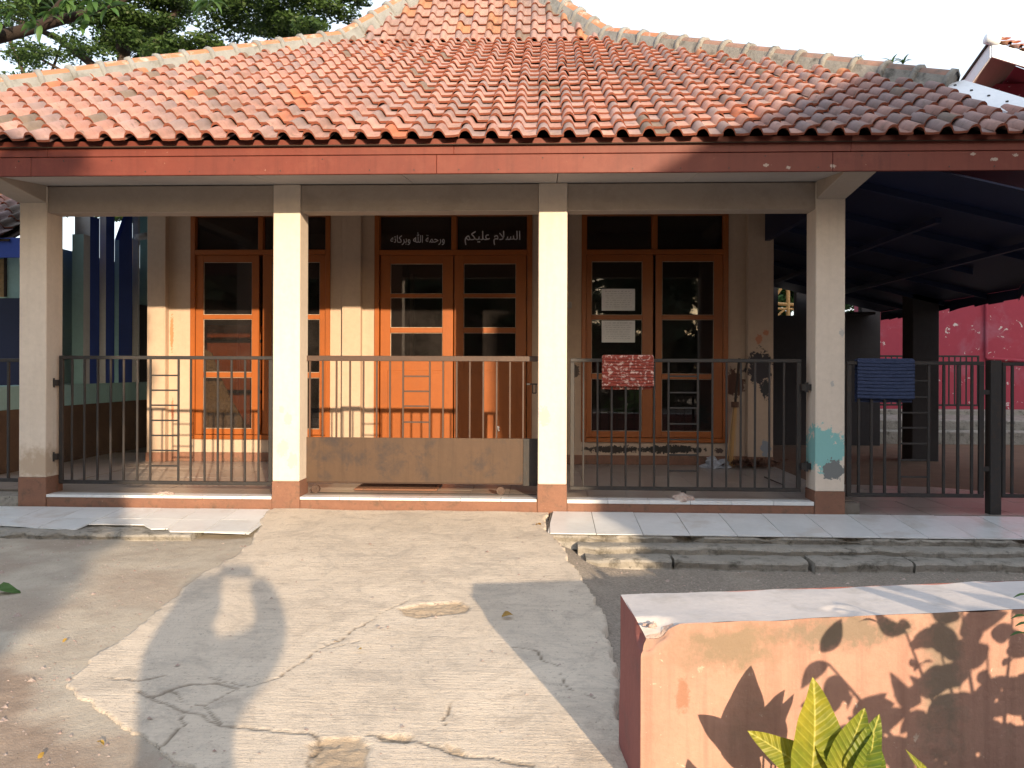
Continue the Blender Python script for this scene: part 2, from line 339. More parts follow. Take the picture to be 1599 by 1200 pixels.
Lz = np.interp(GY, [-90, 0, 2.5, 3.3, 4.2, 5.0, 5.9, 180], [-.36, -.34, -.214, -.175, -.131, -.106, -.110, -.110])
Rz = np.interp(GY, [-90, 0, 2.5, 4.0, 5.6, 180], [-.36, -.35, -.30, -.26, -.235, -.22])
bl = sstep((GX+.2)/.8)
soil = Lz*(1-bl)+Rz*bl
D = seg_dist(GX, GY, POLY+[POLY[0]]); ins = inside(GX, GY, POLY)
sd = np.where(ins, D, -D)+fbm(GX*5, GY*5, 4)*.10
rough = fbm(GX*3, GY*3, 5)*.02+fbm(GX*14, GY*14, 3)*.012
soil = soil+rough*.6*near
under = sstep((sd-.05)/.2)
soilz = soil*(1-under)+np.minimum(soil, path_z(GY)-.03)*under
# dirt piles against the path's edge
soilz = np.where((sd < .05), np.where(sd > -.25, np.maximum(soilz, soilz*(1-.5)+.5*(path_z(GY)-.03)*np.ones_like(soilz))*(sstep((sd+.25)/.3))+soilz*(1-sstep((sd+.25)/.3)), soilz), soilz)
def grid_faces(nx, ny):
    i = np.arange(nx-1)[None, :]+np.arange(ny-1)[:, None]*nx
    return np.stack([i, i+1, i+1+nx, i+nx], -1).reshape(-1, 4)
def setattr_f(o, name, arr):
    a = o.data.attributes.new(name, 'FLOAT', 'POINT'); a.data.foreach_set('value', np.asarray(arr, dtype=np.float32).ravel())
def groundmat():
    m, nt, bs = new_mat('packed_dirt_and_old_cement')
    P = nt.nodes.new('ShaderNodeNewGeometry').outputs['Position']
    at_ = lambda n: (lambda q: (setattr(q, 'attribute_name', n), q.outputs['Fac'])[1])(nt.nodes.new('ShaderNodeAttribute'))
    cem = mix(nt, ramp(nt, noise(nt, P, 3, 6, .7), .35, .65), (.50, .45, .375), (.37, .325, .27))
    dirt = mix(nt, ramp(nt, noise(nt, P, 9, 6, .7), .35, .65), (.36, .28, .22), (.27, .21, .165))
    grav = mix(nt, ramp(nt, noise(nt, P, 60, 3, .8), .4, .6), (.34, .30, .26), (.20, .175, .15))
    c = mix(nt, at_('dirt'), cem, dirt); c = mix(nt, at_('gravel'), c, grav)
    c = mix(nt, ramp(nt, noise(nt, P, 75, 3, .8), .60, .68, 0, .55), c, (.48, .42, .35))
    c = mix(nt, ramp(nt, noise(nt, P, 55, 4, .8, .5), .62, .70, 0, .7), c, (.07, .055, .045))
    nt.links.new(c, bs.inputs['Base Color']); bs.inputs['Roughness'].default_value = .95; bs.inputs['Specular IOR Level'].default_value = .15
    b = nt.nodes.new('ShaderNodeBump'); b.inputs['Strength'].default_value = .7; b.inputs['Distance'].default_value = .015
    nt.links.new(math_(nt, 'ADD', noise(nt, P, 70, 5, .75), noise(nt, P, 14, 4, .7)), b.inputs['Height']); nt.links.new(b.outputs[0], bs.inputs['Normal'])
    return m
g = npmesh('ground', np.stack([GX, GY, soilz], -1).reshape(-1, 3), grid_faces(len(xs), len(ys)), groundmat(), None, True)
tag(g, kind='structure')
p1 = [pz(*p) for p in ((-400, 1010), (0, 1005), (60, 1030), (110, 1070), (160, 1115), (230, 1150), (320, 1260))]
lim = inside(GX, GY, p1+[(p1[-1][0], -90), (-90, -90), (-90, p1[0][1])])
dm = np.where(lim, 1., 0.)*1.0
dm = np.clip(dm*sstep(seg_dist(GX, GY, p1)/.25+fbm(GX*4, GY*4)*2+.3)+.5*sstep(.5+fbm(GX*1.7+9, GY*1.7)*4-.25), 0, 1)
gr = sstep((GX+.35-(.05*(6.5-GY)))/.25)*sstep(1.2-0*GX)
setattr_f(g, 'dirt', dm); setattr_f(g, 'gravel', np.clip(gr+fbm(GX*3, GY*3)*1.2*(gr > .02), 0, 1)*.9)

# concrete path: its own sheet, edges dive below the soil; cracks are cut into it
px_ = np.arange(-3.2, 1.1, .012); py_ = np.concatenate([np.arange(.9, 2.2, .05), np.arange(2.2, 5.0, .011), np.arange(5.0, 6.575, .018)])
PX, PY = np.meshgrid(px_, py_)
D = seg_dist(PX, PY, POLY+[POLY[0]]); ins = inside(PX, PY, POLY)
sd = np.where(ins, D, -D)+fbm(PX*5, PY*5, 4)*.10+fbm(PX*21, PY*21, 3)*.03
back = (PY > 6.45) & (PX > -2.2) & (PX < 0); sd = np.where(back, np.maximum(sd, .1), sd)
Z = path_z(PY)+fbm(PX*1.5, PY*1.5, 3)*.025+fbm(PX*30, PY*9, 3)*.003
CR = [[(330, 1060), (385, 1073), (430, 1062), (470, 1035), (500, 1012), (532, 998)],
      [(165, 1058), (220, 1063), (260, 1055)], [(215, 1080), (240, 1092), (290, 1110), (345, 1132), (375, 1137), (430, 1140), (490, 1146), (502, 1165), (485, 1180), (478, 1195), (500, 1215)],
      [(290, 1110), (280, 1125), (285, 1134), (262, 1150), (245, 1170)], [(222, 1085), (245, 1088), (270, 1078), (300, 1070), (340, 1068), (372, 1076)],
      [(270, 1078), (280, 1092), (292, 1098), (320, 1100), (345, 1132)], [(320, 1100), (350, 1085), (372, 1076)],
      [(590, 1150), (640, 1160), (690, 1170), (725, 1185), (760, 1182), (830, 1195)], [(640, 1158), (600, 1150), (585, 1148), (560, 1146)],
      [(697, 1140), (695, 1125), (702, 1100)], [(800, 1010), (838, 1015), (845, 1035), (870, 1040), (885, 1075), (930, 1092)],
      [(530, 998), (590, 960), (640, 935)], [(500, 1000), (515, 1012), (560, 1000)]]
cr = np.zeros_like(PX)
wx = PX+fbm(PX*9, PY*9, 4)*.05; wy = PY+fbm(PX*9+40, PY*9, 4)*.05
for i, c in enumerate(CR):
    w = (.0025, .003, .005, .003, .0035, .0035, .003, .0045, .003, .002, .0025, .002, .002)[i]*(.5+1.7*vnoise(PX*6+i, PY*6))
    cr = np.maximum(cr, np.clip(1.5-seg_dist(wx, wy, [pz(*p) for p in c])/w, 0, 1))
edge = seg_dist(PX, PY, [pz(*p) for p in ((432, 815), (360, 870), (250, 970), (125, 1062))])
wear = np.zeros_like(PX)
PATCH = [[(625, 948), (660, 940), (720, 938), (735, 948), (728, 956), (680, 960), (655, 965), (632, 960)],
         [(478, 1165), (510, 1155), (560, 1152), (575, 1170), (570, 1200), (530, 1240), (470, 1230), (490, 1190)],
         [(590, 1153), (620, 1148), (648, 1152), (640, 1164), (600, 1160)], [(700, 1162), (722, 1168), (730, 1184), (700, 1178)]]
for pl in PATCH:
    q = [pz(*p) for p in pl]; s_ = np.where(inside(wx, wy, q), 1, -1)*seg_dist(wx, wy, q+[q[0]]); wear = np.maximum(wear, np.clip(s_/.012+.5, 0, 1))
Z = Z-cr*.007-wear*.010+wear*fbm(PX*40, PY*40, 3)*.02
Z = Z-(1-sstep((sd+.005)/.022))*.25*(1-sstep((PY-6.4)/.1)*(PX > -2.25)*(PX < .05))
ok = sd > -.12
Fc = grid_faces(len(px_), len(py_)); keep = ok.reshape(-1)[Fc].any(1); Fc = Fc[keep]
used, inv = np.unique(Fc, return_inverse=True)
def pathmat():
    m, nt, bs = new_mat('worn_brushed_concrete')
    P = nt.nodes.new('ShaderNodeNewGeometry').outputs['Position']
    def at_(n):
        q = nt.nodes.new('ShaderNodeAttribute'); q.attribute_name = n; return q.outputs['Fac']
    c = mix(nt, ramp(nt, noise(nt, P, 1.6, 6, .65), .35, .65), (.66, .575, .475), (.56, .485, .40))
    st = noise(nt, scaled(nt, P, (5, 60, 5)), 1., 5, .7)
    c = mix(nt, ramp(nt, st, .5, .75, 0, .35), c, (.30, .255, .21))
    c = mix(nt, ramp(nt, noise(nt, P, 6, 6, .75, .5), .52, .66, 0, .45), c, (.33, .28, .235))
    c = mix(nt, ramp(nt, noise(nt, P, 48, 4, .8), .58, .66, 0, .6), c, (.26, .22, .18))
    c = mix(nt, ramp(nt, noise(nt, P, 2.6, 7, .8, 1.2), .50, .62, 0, .5), c, (.36, .32, .275))
    c = mix(nt, ramp(nt, noise(nt, P, 110, 2, .8), .64, .7, 0, .5), c, (.58, .52, .44))
    c = mix(nt, math_(nt, 'MULTIPLY', at_('wear'), .7), c, mix(nt, noise(nt, P, 45, 4, .8), (.44, .33, .22), (.30, .22, .14)))
    c = mix(nt, math_(nt, 'MULTIPLY', at_('crack'), .8), c, (.15, .115, .08))
    nt.links.new(c, bs.inputs['Base Color']); bs.inputs['Roughness'].default_value = .9; bs.inputs['Specular IOR Level'].default_value = .2
    b = nt.nodes.new('ShaderNodeBump'); b.inputs['Strength'].default_value = .7; b.inputs['Distance'].default_value = .012
    h = math_(nt, 'ADD', noise(nt, P, 90, 4, .7), math_(nt, 'MULTIPLY', st, 1.2)); h = math_(nt, 'ADD', h, noise(nt, P, 11, 4, .7))
    nt.links.new(h, b.inputs['Height']); nt.links.new(b.outputs[0], bs.inputs['Normal']); return m
V = np.stack([PX, PY, Z], -1).reshape(-1, 3)[used]
path = npmesh('concrete_path', V, inv.reshape(-1, 4), pathmat(), None, True); tag(path, kind='structure')
setattr_f(path, 'crack', cr.reshape(-1)[used]); setattr_f(path, 'wear', wear.reshape(-1)[used])

# ------------------------------------------------------------------ kerbs and tiled aprons
def ragged(name, x0, x1, yb, yf, zt, zb, mat, parent, seed=0, amp=.03, step=.05, sl=0.):
    """old concrete slab with a broken front edge; yf/zt may vary with noise"""
    xs_ = np.arange(x0, x1+step*.5, step); rows = []
    for x in xs_:
        n1 = mnoise.noise(Vector((x*2.1, seed*7.3, 0))); n2 = mnoise.noise(Vector((x*9, seed*3.1, 4)))
        ch = max(0, mnoise.noise(Vector((x*3.3, seed, 9)))-.22)*.35
        y = yf+n1*amp+n2*amp*.5+ch*.5; z = zt+sl*(x-x0)+n2*.006
        rows.append([(x, yb, z), (x, y+.035, z+n2*.004), (x, y+.008+ch*.2, z-.006-ch*.25), (x, y+n2*.01, z-.02-ch*.3), (x, y+.012+n1*.012, (z+zb)/2), (x, y-.01+n2*.015, zb)])
    k = len(rows[0]); V = [p for r in rows for p in r]; Fs = [(i*k+j, i*k+j+1, (i+1)*k+j+1, (i+1)*k+j) for i in range(len(rows)-1) for j in range(k-1)]
    mb = MB(); mb.add(V, Fs); n = len(rows)
    mb.f.append(list(range(k))); mb.m.append(0); mb.f.append([(n-1)*k+j for j in range(k)]); mb.m.append(0)
    return mb.build(name, mat, parent, smooth=False)
def clip(poly, x0, x1, y0, y1):
    for ax, lim, sg in ((0, x0, 1), (0, x1, -1), (1, y0, 1), (1, y1, -1)):
        out = []
        for i in range(len(poly)):
            a, b = poly[i-1], poly[i]; da = (a[ax]-lim)*sg; db = (b[ax]-lim)*sg
            if (da >= 0) != (db >= 0):
                t = da/(da-db); out.append((a[0]+(b[0]-a[0])*t, a[1]+(b[1]-a[1])*t))
            if db >= 0: out.append(b)
        poly = out
        if not poly: return poly
    return poly
def tilefield(outline, x0, y0, w, d, zf, mat, parent, name='floor_tile', gap=.0025, th=.008, maxn=290):
    X = [p[0] for p in outline]; Y = [p[1] for p in outline]; n = 0
    i0 = int(math.floor((min(X)-x0)/w)); i1 = int(math.ceil((max(X)-x0)/w)); j0 = int(math.floor((min(Y)-y0)/d)); j1 = int(math.ceil((max(Y)-y0)/d))
    for j in range(j0, j1):
        for i in range(i0, i1):
            pl = clip(list(outline), x0+i*w+gap, x0+(i+1)*w-gap, y0+j*d+gap, y0+(j+1)*d-gap)
            if len(pl) < 3: continue
            ar = abs(sum(pl[k-1][0]*pl[k][1]-pl[k][0]*pl[k-1][1] for k in range(len(pl))))/2
            if ar < .0006: continue
            cx = sum(p[0] for p in pl)/len(pl); cy = sum(p[1] for p in pl)/len(pl); dz = random.uniform(-.0012, .0012); tx = random.uniform(-.004, .004); ty = random.uniform(-.004, .004)
            zz = lambda p: zf(*p)+dz+tx*(p[0]-cx)+ty*(p[1]-cy)
            m = len(pl); c0 = Vector((cx, cy, zf(cx, cy)))
            vs = [Vector((p[0], p[1], zz(p)))-c0 for p in pl]+[Vector((p[0], p[1], zz(p)-th))-c0 for p in pl]
            mb = MB().add(vs, [tuple(range(m))]+[((k+1) % m, k, m+k, m+(k+1) % m) for k in range(m)])
            o = mb.build(name, mat, parent); o.location = c0; n += 1
    return n
def apz(x, y): return -.075*(6.6-y)
SLOPE = .075
def azp(px, py):
    z = -.03
    for _ in range(8): p = onz(px, py, z); z = min(0, apz(0, p.y))
    return (p.x, p.y)
ap = thing('left_kerbed_apron', 'broken white tiled apron with low cement kerb in front of the left gate', 'apron')
ap.name = 'tiled_apron'
OL = [azp(*p) for p in ((-60, 821), (0, 821), (40, 823), (54, 824.5), (113, 827.4), (120, 827), (139, 819.5), (160, 819), (200, 820), (224, 820), (236.5, 827), (262, 826.5), (266, 831), (330, 832), (389.5, 834), (432, 803))]
OL = [(-6.4, OL[0][1])]+OL+[(-2.27, 6.56), (-6.4, 6.56)]
tilefield(OL, azp(126, 796)[0]+.004, 6.56-.345, .326, .345, lambda x, y: apz(x, y)+.004, M['ceramic'], ap, gap=.003)
k1 = MB(); sl_ = [(-6.4, 5.84), (-2.62, 5.84), (-2.27, 6.57), (-6.4, 6.57)]
ragged('kerb', -6.4, -2.62, 6.5, 5.80, -.057, -.15, M['kerb'], ap, 3, .035)
o = MB().add([(-6.4, 6.04, apz(0, 6.04)-.003), (-2.56, 6.04, apz(0, 6.04)-.003), (-2.27, 6.57, apz(0, 6.57)-.003), (-6.4, 6.57, apz(0, 6.57)-.003)], [(0, 1, 2, 3)])
o.build('mortar_bed', M['kerb'], ap)
ar = thing('tiled_apron', 'white tiled apron on three crumbling cement steps at the right of the path', 'apron')
OR = [(.03, 5.945), (7.5, 5.99), (7.5, 6.60), (.08, 6.58)]
tilefield([(.03, 5.94), (8.2, 5.94), (8.2, 6.58), (.08, 6.58)], azp(922.5, 796)[0], 6.58-.66, .344, .66, lambda x, y: apz(x, y)+.004, M['ceramic'], ar, gap=.0025)
MB().box(.02, 8.2, 5.95, 6.60, -.3, -.30).add([(.02, 5.93, apz(0, 5.93)-.004), (8.2, 5.93, apz(0, 5.93)-.004), (8.2, 6.62, apz(0, 6.62)-.004), (.06, 6.62, apz(0, 6.62)-.004)], [(0, 1, 2, 3)]).build('mortar_bed', M['grout'], ar)
ragged('kerb', .02, 8.2, 6.0, 5.925, -.053, -.16, M['kerb'], ar, 1, .008, .04)
ragged('kerb', .25, 8.2, 6.0, 5.80, -.108, -.22, M['kerb'], ar, 2, .035, .04)
xk = .30
for i, wk in enumerate((.62, .95, .7, 1.1, .8, 1.3, 1.5, 1.2)):
    ragged('kerb_stone', xk, xk+wk-.012, 6.0, 5.62+random.uniform(-.03, .03), -.162+random.uniform(-.01, .008), -.29, M['kerb'], ar, 10+i, .04, .04); xk += wk
# side return of the apron by the path
ragged('kerb', .0, .04, 6.56, 5.93, -.053, -.2, M['kerb'], ar, 30, .0, .02)

# ------------------------------------------------------------------ the veranda building
B = thing('veranda_building', 'small cream building with a red tiled hip roof, veranda columns and orange glazed doors', 'building')
FZ = .10; YC = 6.58; YW = 9.06
ZTOP = 2.70
cols = [(-4.425, -4.192), (-2.257, -2.031), (-.048, .187), (2.199, 2.433)]
plz = [ZA(746, YC, 60), ZA(752, YC, 440), ZA(757, YC, 860), ZA(768, YC, 1290)]
for (a, b), zp in zip(cols, plz):
    c = MB().box(a, b, YC, YC+.235, zp, ZTOP).build('column', M['column'], B, .006)
    MB().box(a-.004, b+.004, YC-.004, YC+.24, -.25, zp).build('column_base', M['brown'], c, .004)
# front beams between the columns, slightly set back; side beams and cantilevers
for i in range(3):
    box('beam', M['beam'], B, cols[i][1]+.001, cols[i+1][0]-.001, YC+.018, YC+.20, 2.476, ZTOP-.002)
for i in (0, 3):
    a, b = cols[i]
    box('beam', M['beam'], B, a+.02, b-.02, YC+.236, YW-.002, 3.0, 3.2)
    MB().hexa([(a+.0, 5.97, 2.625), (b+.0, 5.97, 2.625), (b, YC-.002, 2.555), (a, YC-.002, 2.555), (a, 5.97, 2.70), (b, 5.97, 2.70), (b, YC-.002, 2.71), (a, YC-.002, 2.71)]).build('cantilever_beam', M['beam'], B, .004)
box('lintel', M['soffit'], B, -4.43, 2.43, YC+.05, YC+.2, ZTOP+.001, 3.099, 0)
# soffit boards (front strip slopes to the fascia; veranda ceiling behind)
sx = [-4.19, XA(215, 6.3), XA(412, 6.3), XA(636, 6.3), .1, 1.15, 2.2]
for a, b in zip(sx[:-1], sx[1:]):
    MB().hexa([(a+.003, 5.965, 2.632), (b-.003, 5.965, 2.632), (b-.003, YC+.01, 2.702), (a+.003, YC+.01, 2.702), (a+.003, 5.965, 2.64), (b-.003, 5.965, 2.64), (b-.003, YC+.01, 2.712), (a+.003, YC+.01, 2.712)]).build('soffit_board', M['soffit'], B)
for i in range(6):
    for j in range(2):
        box('ceiling_board', M['ceiling'], B, -4.4+i*1.14+.003, -4.4+(i+1)*1.14-.003, YC+.03+j*1.22, YC+.03+(j+1)*1.22-.006, 3.10, 3.11, 0)
# fascia boards
fx = [-6.83, -3.9, -.805, 2.1, 5.05]
for a, b in zip(fx[:-1], fx[1:]):
    box('fascia_board', M['fascia'], B, a+.001, b-.001, 5.93, 5.955, 2.622, 2.762, .003)
    box('fascia_board', M['fascia'], B, a+.13, b+.129 if b < 5 else b, 5.928, 5.955, 2.766, 2.884, .003)
for i in range(26):
    x = -4.3+i*.33+random.uniform(-.04, .04); z = random.choice((2.65, 2.735)); MB().tube((x, 5.931, z), (x, 5.926, z), .005, 6).build('nail_head', M['iron'], B)
# veranda floor
vf = MB().box(-4.43, 2.56, YC+.02, YW, -.2, FZ-.010).build('veranda_floor', M['grout'], B)
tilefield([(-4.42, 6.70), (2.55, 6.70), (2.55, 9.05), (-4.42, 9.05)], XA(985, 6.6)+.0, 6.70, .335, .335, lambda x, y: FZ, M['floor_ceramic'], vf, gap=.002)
for i in range(3):
    a, b = cols[i][1], cols[i+1][0]
    fy = YC-.0 if i != 1 else YC+.0
    box('step_face', M['brown'], B, a+.005, b-.005, fy+.004, fy+.05, -.25, FZ-.022 if i != 2 else FZ-.03, .004)
    x = a+.006
    while x < b-.01:
        e = min(x+.335, b-.006); box('nosing_tile', M['ceramic'], B, x, e-.003, fy-.002, 6.697, FZ-.022 if i != 2 else FZ-.03, FZ+.001, .002); x += .335

# roof geometry
XC = -.907; Y0, Z0 = 5.86, 2.852; Y1, Z1 = 10.08, 5.297; Y2 = Y1+1.673; Z2 = Z1+1.673*math.tan(R(48.5))
H1 = 1.673; H0 = H1+(Y1-Y0)
A1 = math.atan2(Z1-Z0, Y1-Y0); A2 = math.atan2(Z2-Z1, Y2-Y1)
def half(Y): return H0-(Y-Y0)
def vergeX(Y): return 3.53+(7.2-Y)*.18 if Y < 7.2 else 99
deck = MB()
yb0 = 2*Y2-Y0; yb1 = 2*Y2-Y1; dz = -.045
c = [(XC-H0, Y0+.04, Z0+dz+.02), (XC+H0, Y0+.04, Z0+dz+.02), (XC+H0, yb0, Z0+dz), (XC-H0, yb0, Z0+dz)]
d = [(XC-H1, Y1, Z1+dz), (XC+H1, Y1, Z1+dz), (XC+H1, yb1, Z1+dz), (XC-H1, yb1, Z1+dz)]
t = (XC, Y2, Z2+dz); c[1] = (3.88, Y0+.04, Z0+dz+.02); c[2] = (3.88, yb0, Z0+dz)
XLC = -5.62; YLC = Y0+(XLC-(XC-H0)); ZLC = Z0+(YLC-Y0)*math.tan(math.atan2(Z1-Z0, Y1-Y0))+dz
lc0 = (XLC, YLC, ZLC); lc1 = (XLC, 2*Y2-YLC, ZLC); zrc = Z0+(7.2-Y0)*(Z1-Z0)/(Y1-Y0)+dz; rc0 = (3.63, 7.2, zrc); rc1 = (3.63, 2*Y2-7.2, zrc)
deck.add(c+d+[t, lc0, lc1, rc0, rc1], [(0,1,11,5,4,9),(11,12,6,5),(12,2,3,10,7,6),(9,4,7,10),(4,5,8),(5,6,8),(6,7,8),(7,4,8)])
roof = deck.build('roof', M['deck'], B)
M['nose'] = surf('raw_red_clay_edge', (.24, .075, .045), (.17, .055, .035), 12, .8, .2, 60)
# clay tile: hump at the left, flat pan at the right, nose lifted over the next course
PR = [(-.004, .000), (.003, .018), (.015, .042), (.033, .056), (.056, .058), (.075, .045), (.089, .018), (.098, .001), (.150, .000), (.196, .004)]
TL, TW = .244, .192
def tile_arrays(sk=0.):
    V = []; F = []
    n = len(PR); top = []
    for yy, lift in ((-.004, .028), (TL+.03, .0)):
        for x, z in PR: V.append((x+sk*yy, yy, z+lift))
    for x, z in PR: V.append((x, -.003, z+.028-.017-(.003 if .03 < x < .08 else 0)))
    for i in range(n-1):
        F.append((i, i+1, n+i+1, n+i)); F.append((i+1, i, 2*n+i, 2*n+i+1))
    # right end
    F.append((n-1, 3*n-1, 2*n-1)); 
    return V, F
TV, TF = tile_arrays()
tmesh = []
for i, m in enumerate(TILE):
    me = bpy.data.meshes.new('roof_tile'); me.from_pydata(TV, [], TF); me.materials.append(m); me.materials.append(M['nose'])
    for k, p in enumerate(me.polygons): p.use_smooth = (k % 2 == 0 and k < 2*(len(PR)-1)); p.material_index = 1 if (k % 2 and k < 2*(len(PR)-1)) else 0
    tmesh.append(me)
tiles = []
def pick(X, Y, edge):
    r = random.random()
    grey = mnoise.noise(Vector((X*.55+3, Y*.6, 1.3)))
    right = (X-1.0)/3.5
    if edge: return 4 if r < .4 else (5 if r < .5 else 2)
    if Y > Y1: return 4 if r < .12 else (1 if r < .5 else (2 if r < .72 else (3 if r < .84 else 0)))
    if r < .035: return 5
    if r < .045: return 6
    if r < .16+.3*max(0, right)+.35*max(0, grey): return 3
    if r < .42+.25*max(0, right): return 2
    return 0 if random.random() < .5 else 1
def course(Ya, Za, ang, nrow, off, Yend):
    for r in range(nrow):
        s = r*TL; Y = Ya+math.cos(ang)*s; Z = Za+math.sin(ang)*s; hw = half(Y)+.02
        k0 = int(math.floor((XC-hw-off)/TW)); k1 = int(math.ceil((XC+hw-off)/TW)); drift = mnoise.noise(Vector((r*.7, off*9, 2)))*.012
        for k in range(k0, k1):
            X = off+k*TW; c = X+TW*.5
            if abs(c-XC) > hw-.02 or c > vergeX(Y): continue
            if X < -5.6 or (X > 5.2): pass
            edge = abs(c-XC) > hw-TW*(1.9 if Y > 8 else 1.6) and Y > 7.4
            jx = random.gauss(0, .0035)+drift; jz = abs(random.gauss(0, .002)); rz = random.gauss(0, .008); rx = random.gauss(0, .012); ry = random.gauss(0, .02)
            if r == 0 and random.random() < .12: rx += .05; rz += random.uniform(-.06, .06)
            mt = Matrix.Translation((X+jx, Y, Z+jz)) @ Matrix.Rotation(ang, 4, 'X') @ Matrix.Rotation(rz, 4, 'Z') @ Matrix.Rotation(rx*.5, 4, 'X') @ Matrix.Rotation(ry, 4, 'Y')
            tiles.append((mt, pick(X, Y, edge), X, Y))
OFF = XA(725, 5.86)-.045
course(Y0, Z0, A1, 20, OFF, Y1)
course(Y1-.02, Z1-.035, A2, 10, OFF+.06, Y2)
def scr(t):
    X, Y = t[2], t[3]; z = -X*math.sin(YAW)+Y*math.cos(YAW); u = (X*math.cos(YAW)+Y*math.sin(YAW))/z
    return (0 if -.66 < u < .66 else 100)+z*(1 if Y < Y1 else .8)
tiles.sort(key=scr)
for mt, k, X, Y in tiles[:300]:
    o = bpy.data.objects.new('roof_tile', tmesh[k]); COL.objects.link(o); o.parent = roof; o.matrix_local = mt
rest = tiles[300:]; TVn = np.array([(*v, 1) for v in TV]); allV = []; allF = []; allM = []; allS = []
for mt, k, X, Y in rest:
    b = len(allV)*len(TV); allV.append((TVn @ np.array(mt).T)[:, :3])
    for i, f in enumerate(TF): allF.append([q+b for q in f]); allM.append(7 if (i % 2 and i < 2*(len(PR)-1)) else k); allS.append(i % 2 == 0 and i < 2*(len(PR)-1))
me = bpy.data.meshes.new('upper_roof_tiles'); me.from_pydata(np.concatenate(allV).tolist(), [], allF)
TILE_W = [surf('clay_course_%s' % n, a, b, 9, .62, .12, 60, dirt=(.16, .11, .09), dirtamt=.55, dscale=13, spec=.3, moss=.6) for n, (a, b) in zip(('red', 'rose', 'mauve', 'ashen', 'orange', 'sooty', 'brick'), tints)]
for m in TILE_W+[M['nose']]: me.materials.append(m)
me.polygons.foreach_set('material_index', allM); me.polygons.foreach_set('use_smooth', allS)
tag(link('upper_roof_tiles', me, roof), kind='stuff')
# plain tiled slopes on the other three sides: corrugated clay sheets
def slope_sheet(P00, P10, P01, P11, n, m):
    mb = MB(); P00, P10, P01, P11 = map(Vector, (P00, P10, P01, P11)); nn = (P10-P00).cross(P01-P00).normalized()
    vs = []
    for j in range(m+1):
        for i in range(n+1):
            a = P00.lerp(P10, i/n); b = P01.lerp(P11, i/n); vs.append(a.lerp(b, j/m)+nn*(.03*abs(math.sin(i*math.pi/2))))
    return mb.add(vs, [(j*(n+1)+i, j*(n+1)+i+1, (j+1)*(n+1)+i+1, (j+1)*(n+1)+i) for j in range(m) for i in range(n)])
for sgn in (1, -1):
    lo = ((3.63, 7.2, zrc-dz), (3.63, 2*Y2-7.2, zrc-dz)) if sgn > 0 else ((XLC, YLC, ZLC-dz), (XLC, 2*Y2-YLC, ZLC-dz))
    slope_sheet(lo[0], lo[1], (XC+sgn*H1, Y1, Z1), (XC+sgn*H1, yb1, Z1), 120, 1).build('side_roof_slope', TILE_W[0], roof)
    slope_sheet((XC+sgn*H1, Y1, Z1), (XC+sgn*H1, yb1, Z1), (XC, Y2, Z2), (XC, Y2, Z2), 34, 1).build('side_roof_slope', TILE_W[1], roof)
slope_sheet((XC-H0, yb0, Z0), (XC+H0, yb0, Z0), (XC-H1, yb1, Z1), (XC+H1, yb1, Z1), 120, 1).build('side_roof_slope', TILE_W[0], roof)
# hip caps with mortar collars
def hip(sgn, Ystart, Yend, Za, ang, dark):
    tot = (Yend-Ystart); L = math.sqrt(2+math.tan(ang)**2)
    n = max(1, int(round(tot*L/.30))); 
    for i in range(n):
        ya = Ystart+tot*i/n; yb = Ystart+tot*(i+1)/n
        P = lambda Y: Vector((XC+sgn*half(Y), Y, Za(Y)+.065))
        p, q = P(ya), P(yb); d = (q-p).normalized(); side = d.cross(Vector((0, 0, 1))).normalized(); up = side.cross(d)
        mb = MB(); vs = []
        r = .088
        ts = [i_*math.pi/8 for i_ in range(9)]
        for c, rr in ((p-d*.01, r*1.08), (q+d*.02, r*.95)):
            vs.append(c-side*rr*1.25-up*.17)
            for t_ in ts: vs.append(c-side*math.cos(t_)*rr+up*math.sin(t_)*rr*1.15)
            vs.append(c+side*rr*1.25-up*.17)
        k = 11; fs = [(i_, i_+1, k+i_+1, k+i_) for i_ in range(k-1)]
        mb.add(vs, fs[2:8] , 0); mb.add(vs, [f for f in fs if f not in fs[2:8]], 1); mb.add(vs, [tuple(range(k)), tuple(range(k, 2*k))[::-1]], 1)
        isd = dark and (ya < 9.4)
        o = mb.build('ridge_cap', [M['cap_dark' if isd else 'cap'], M['mortar_dark' if isd else 'mortar']], B)
        for pl in o.data.polygons: pl.use_smooth = len(pl.vertices) == 4
        cb = MB(); vs = []
        for off_, rr in ((-.028, r*1.0), (-.02, r*1.26), (.022, r*1.26), (.032, r*1.02)):
            for j, t_ in enumerate([-.45]+ts+[math.pi+.45]):
                w = 1+.10*mnoise.noise(Vector((ya*7+j*.9, sgn*3., off_*60)))
                vs.append(p+d*(off_+.012*mnoise.noise(Vector((ya*5, j*.8, 1))))-side*math.cos(t_)*rr*w+up*(math.sin(t_)*rr*1.12*w-(.09 if j in (0, 10) else 0)))
        cb.add(vs, [(r_*11+i_, r_*11+i_+1, (r_+1)*11+i_+1, (r_+1)*11+i_) for r_ in range(3) for i_ in range(10)])
        cb.build('mortar_collar', M['mortar_dark' if isd else 'mortar'], o, smooth=True)
zl = lambda Y: Z0+(Y-Y0)*math.tan(A1)
zs = lambda Y: Z1+(Y-Y1)*math.tan(A2)
hip(-1, 5.9, Y1, zl, A1, False); hip(-1, Y1, Y2, zs, A2, False)
hip(1, 7.25, Y1, zl, A1, True); hip(1, Y1, Y2, zs, A2, False)
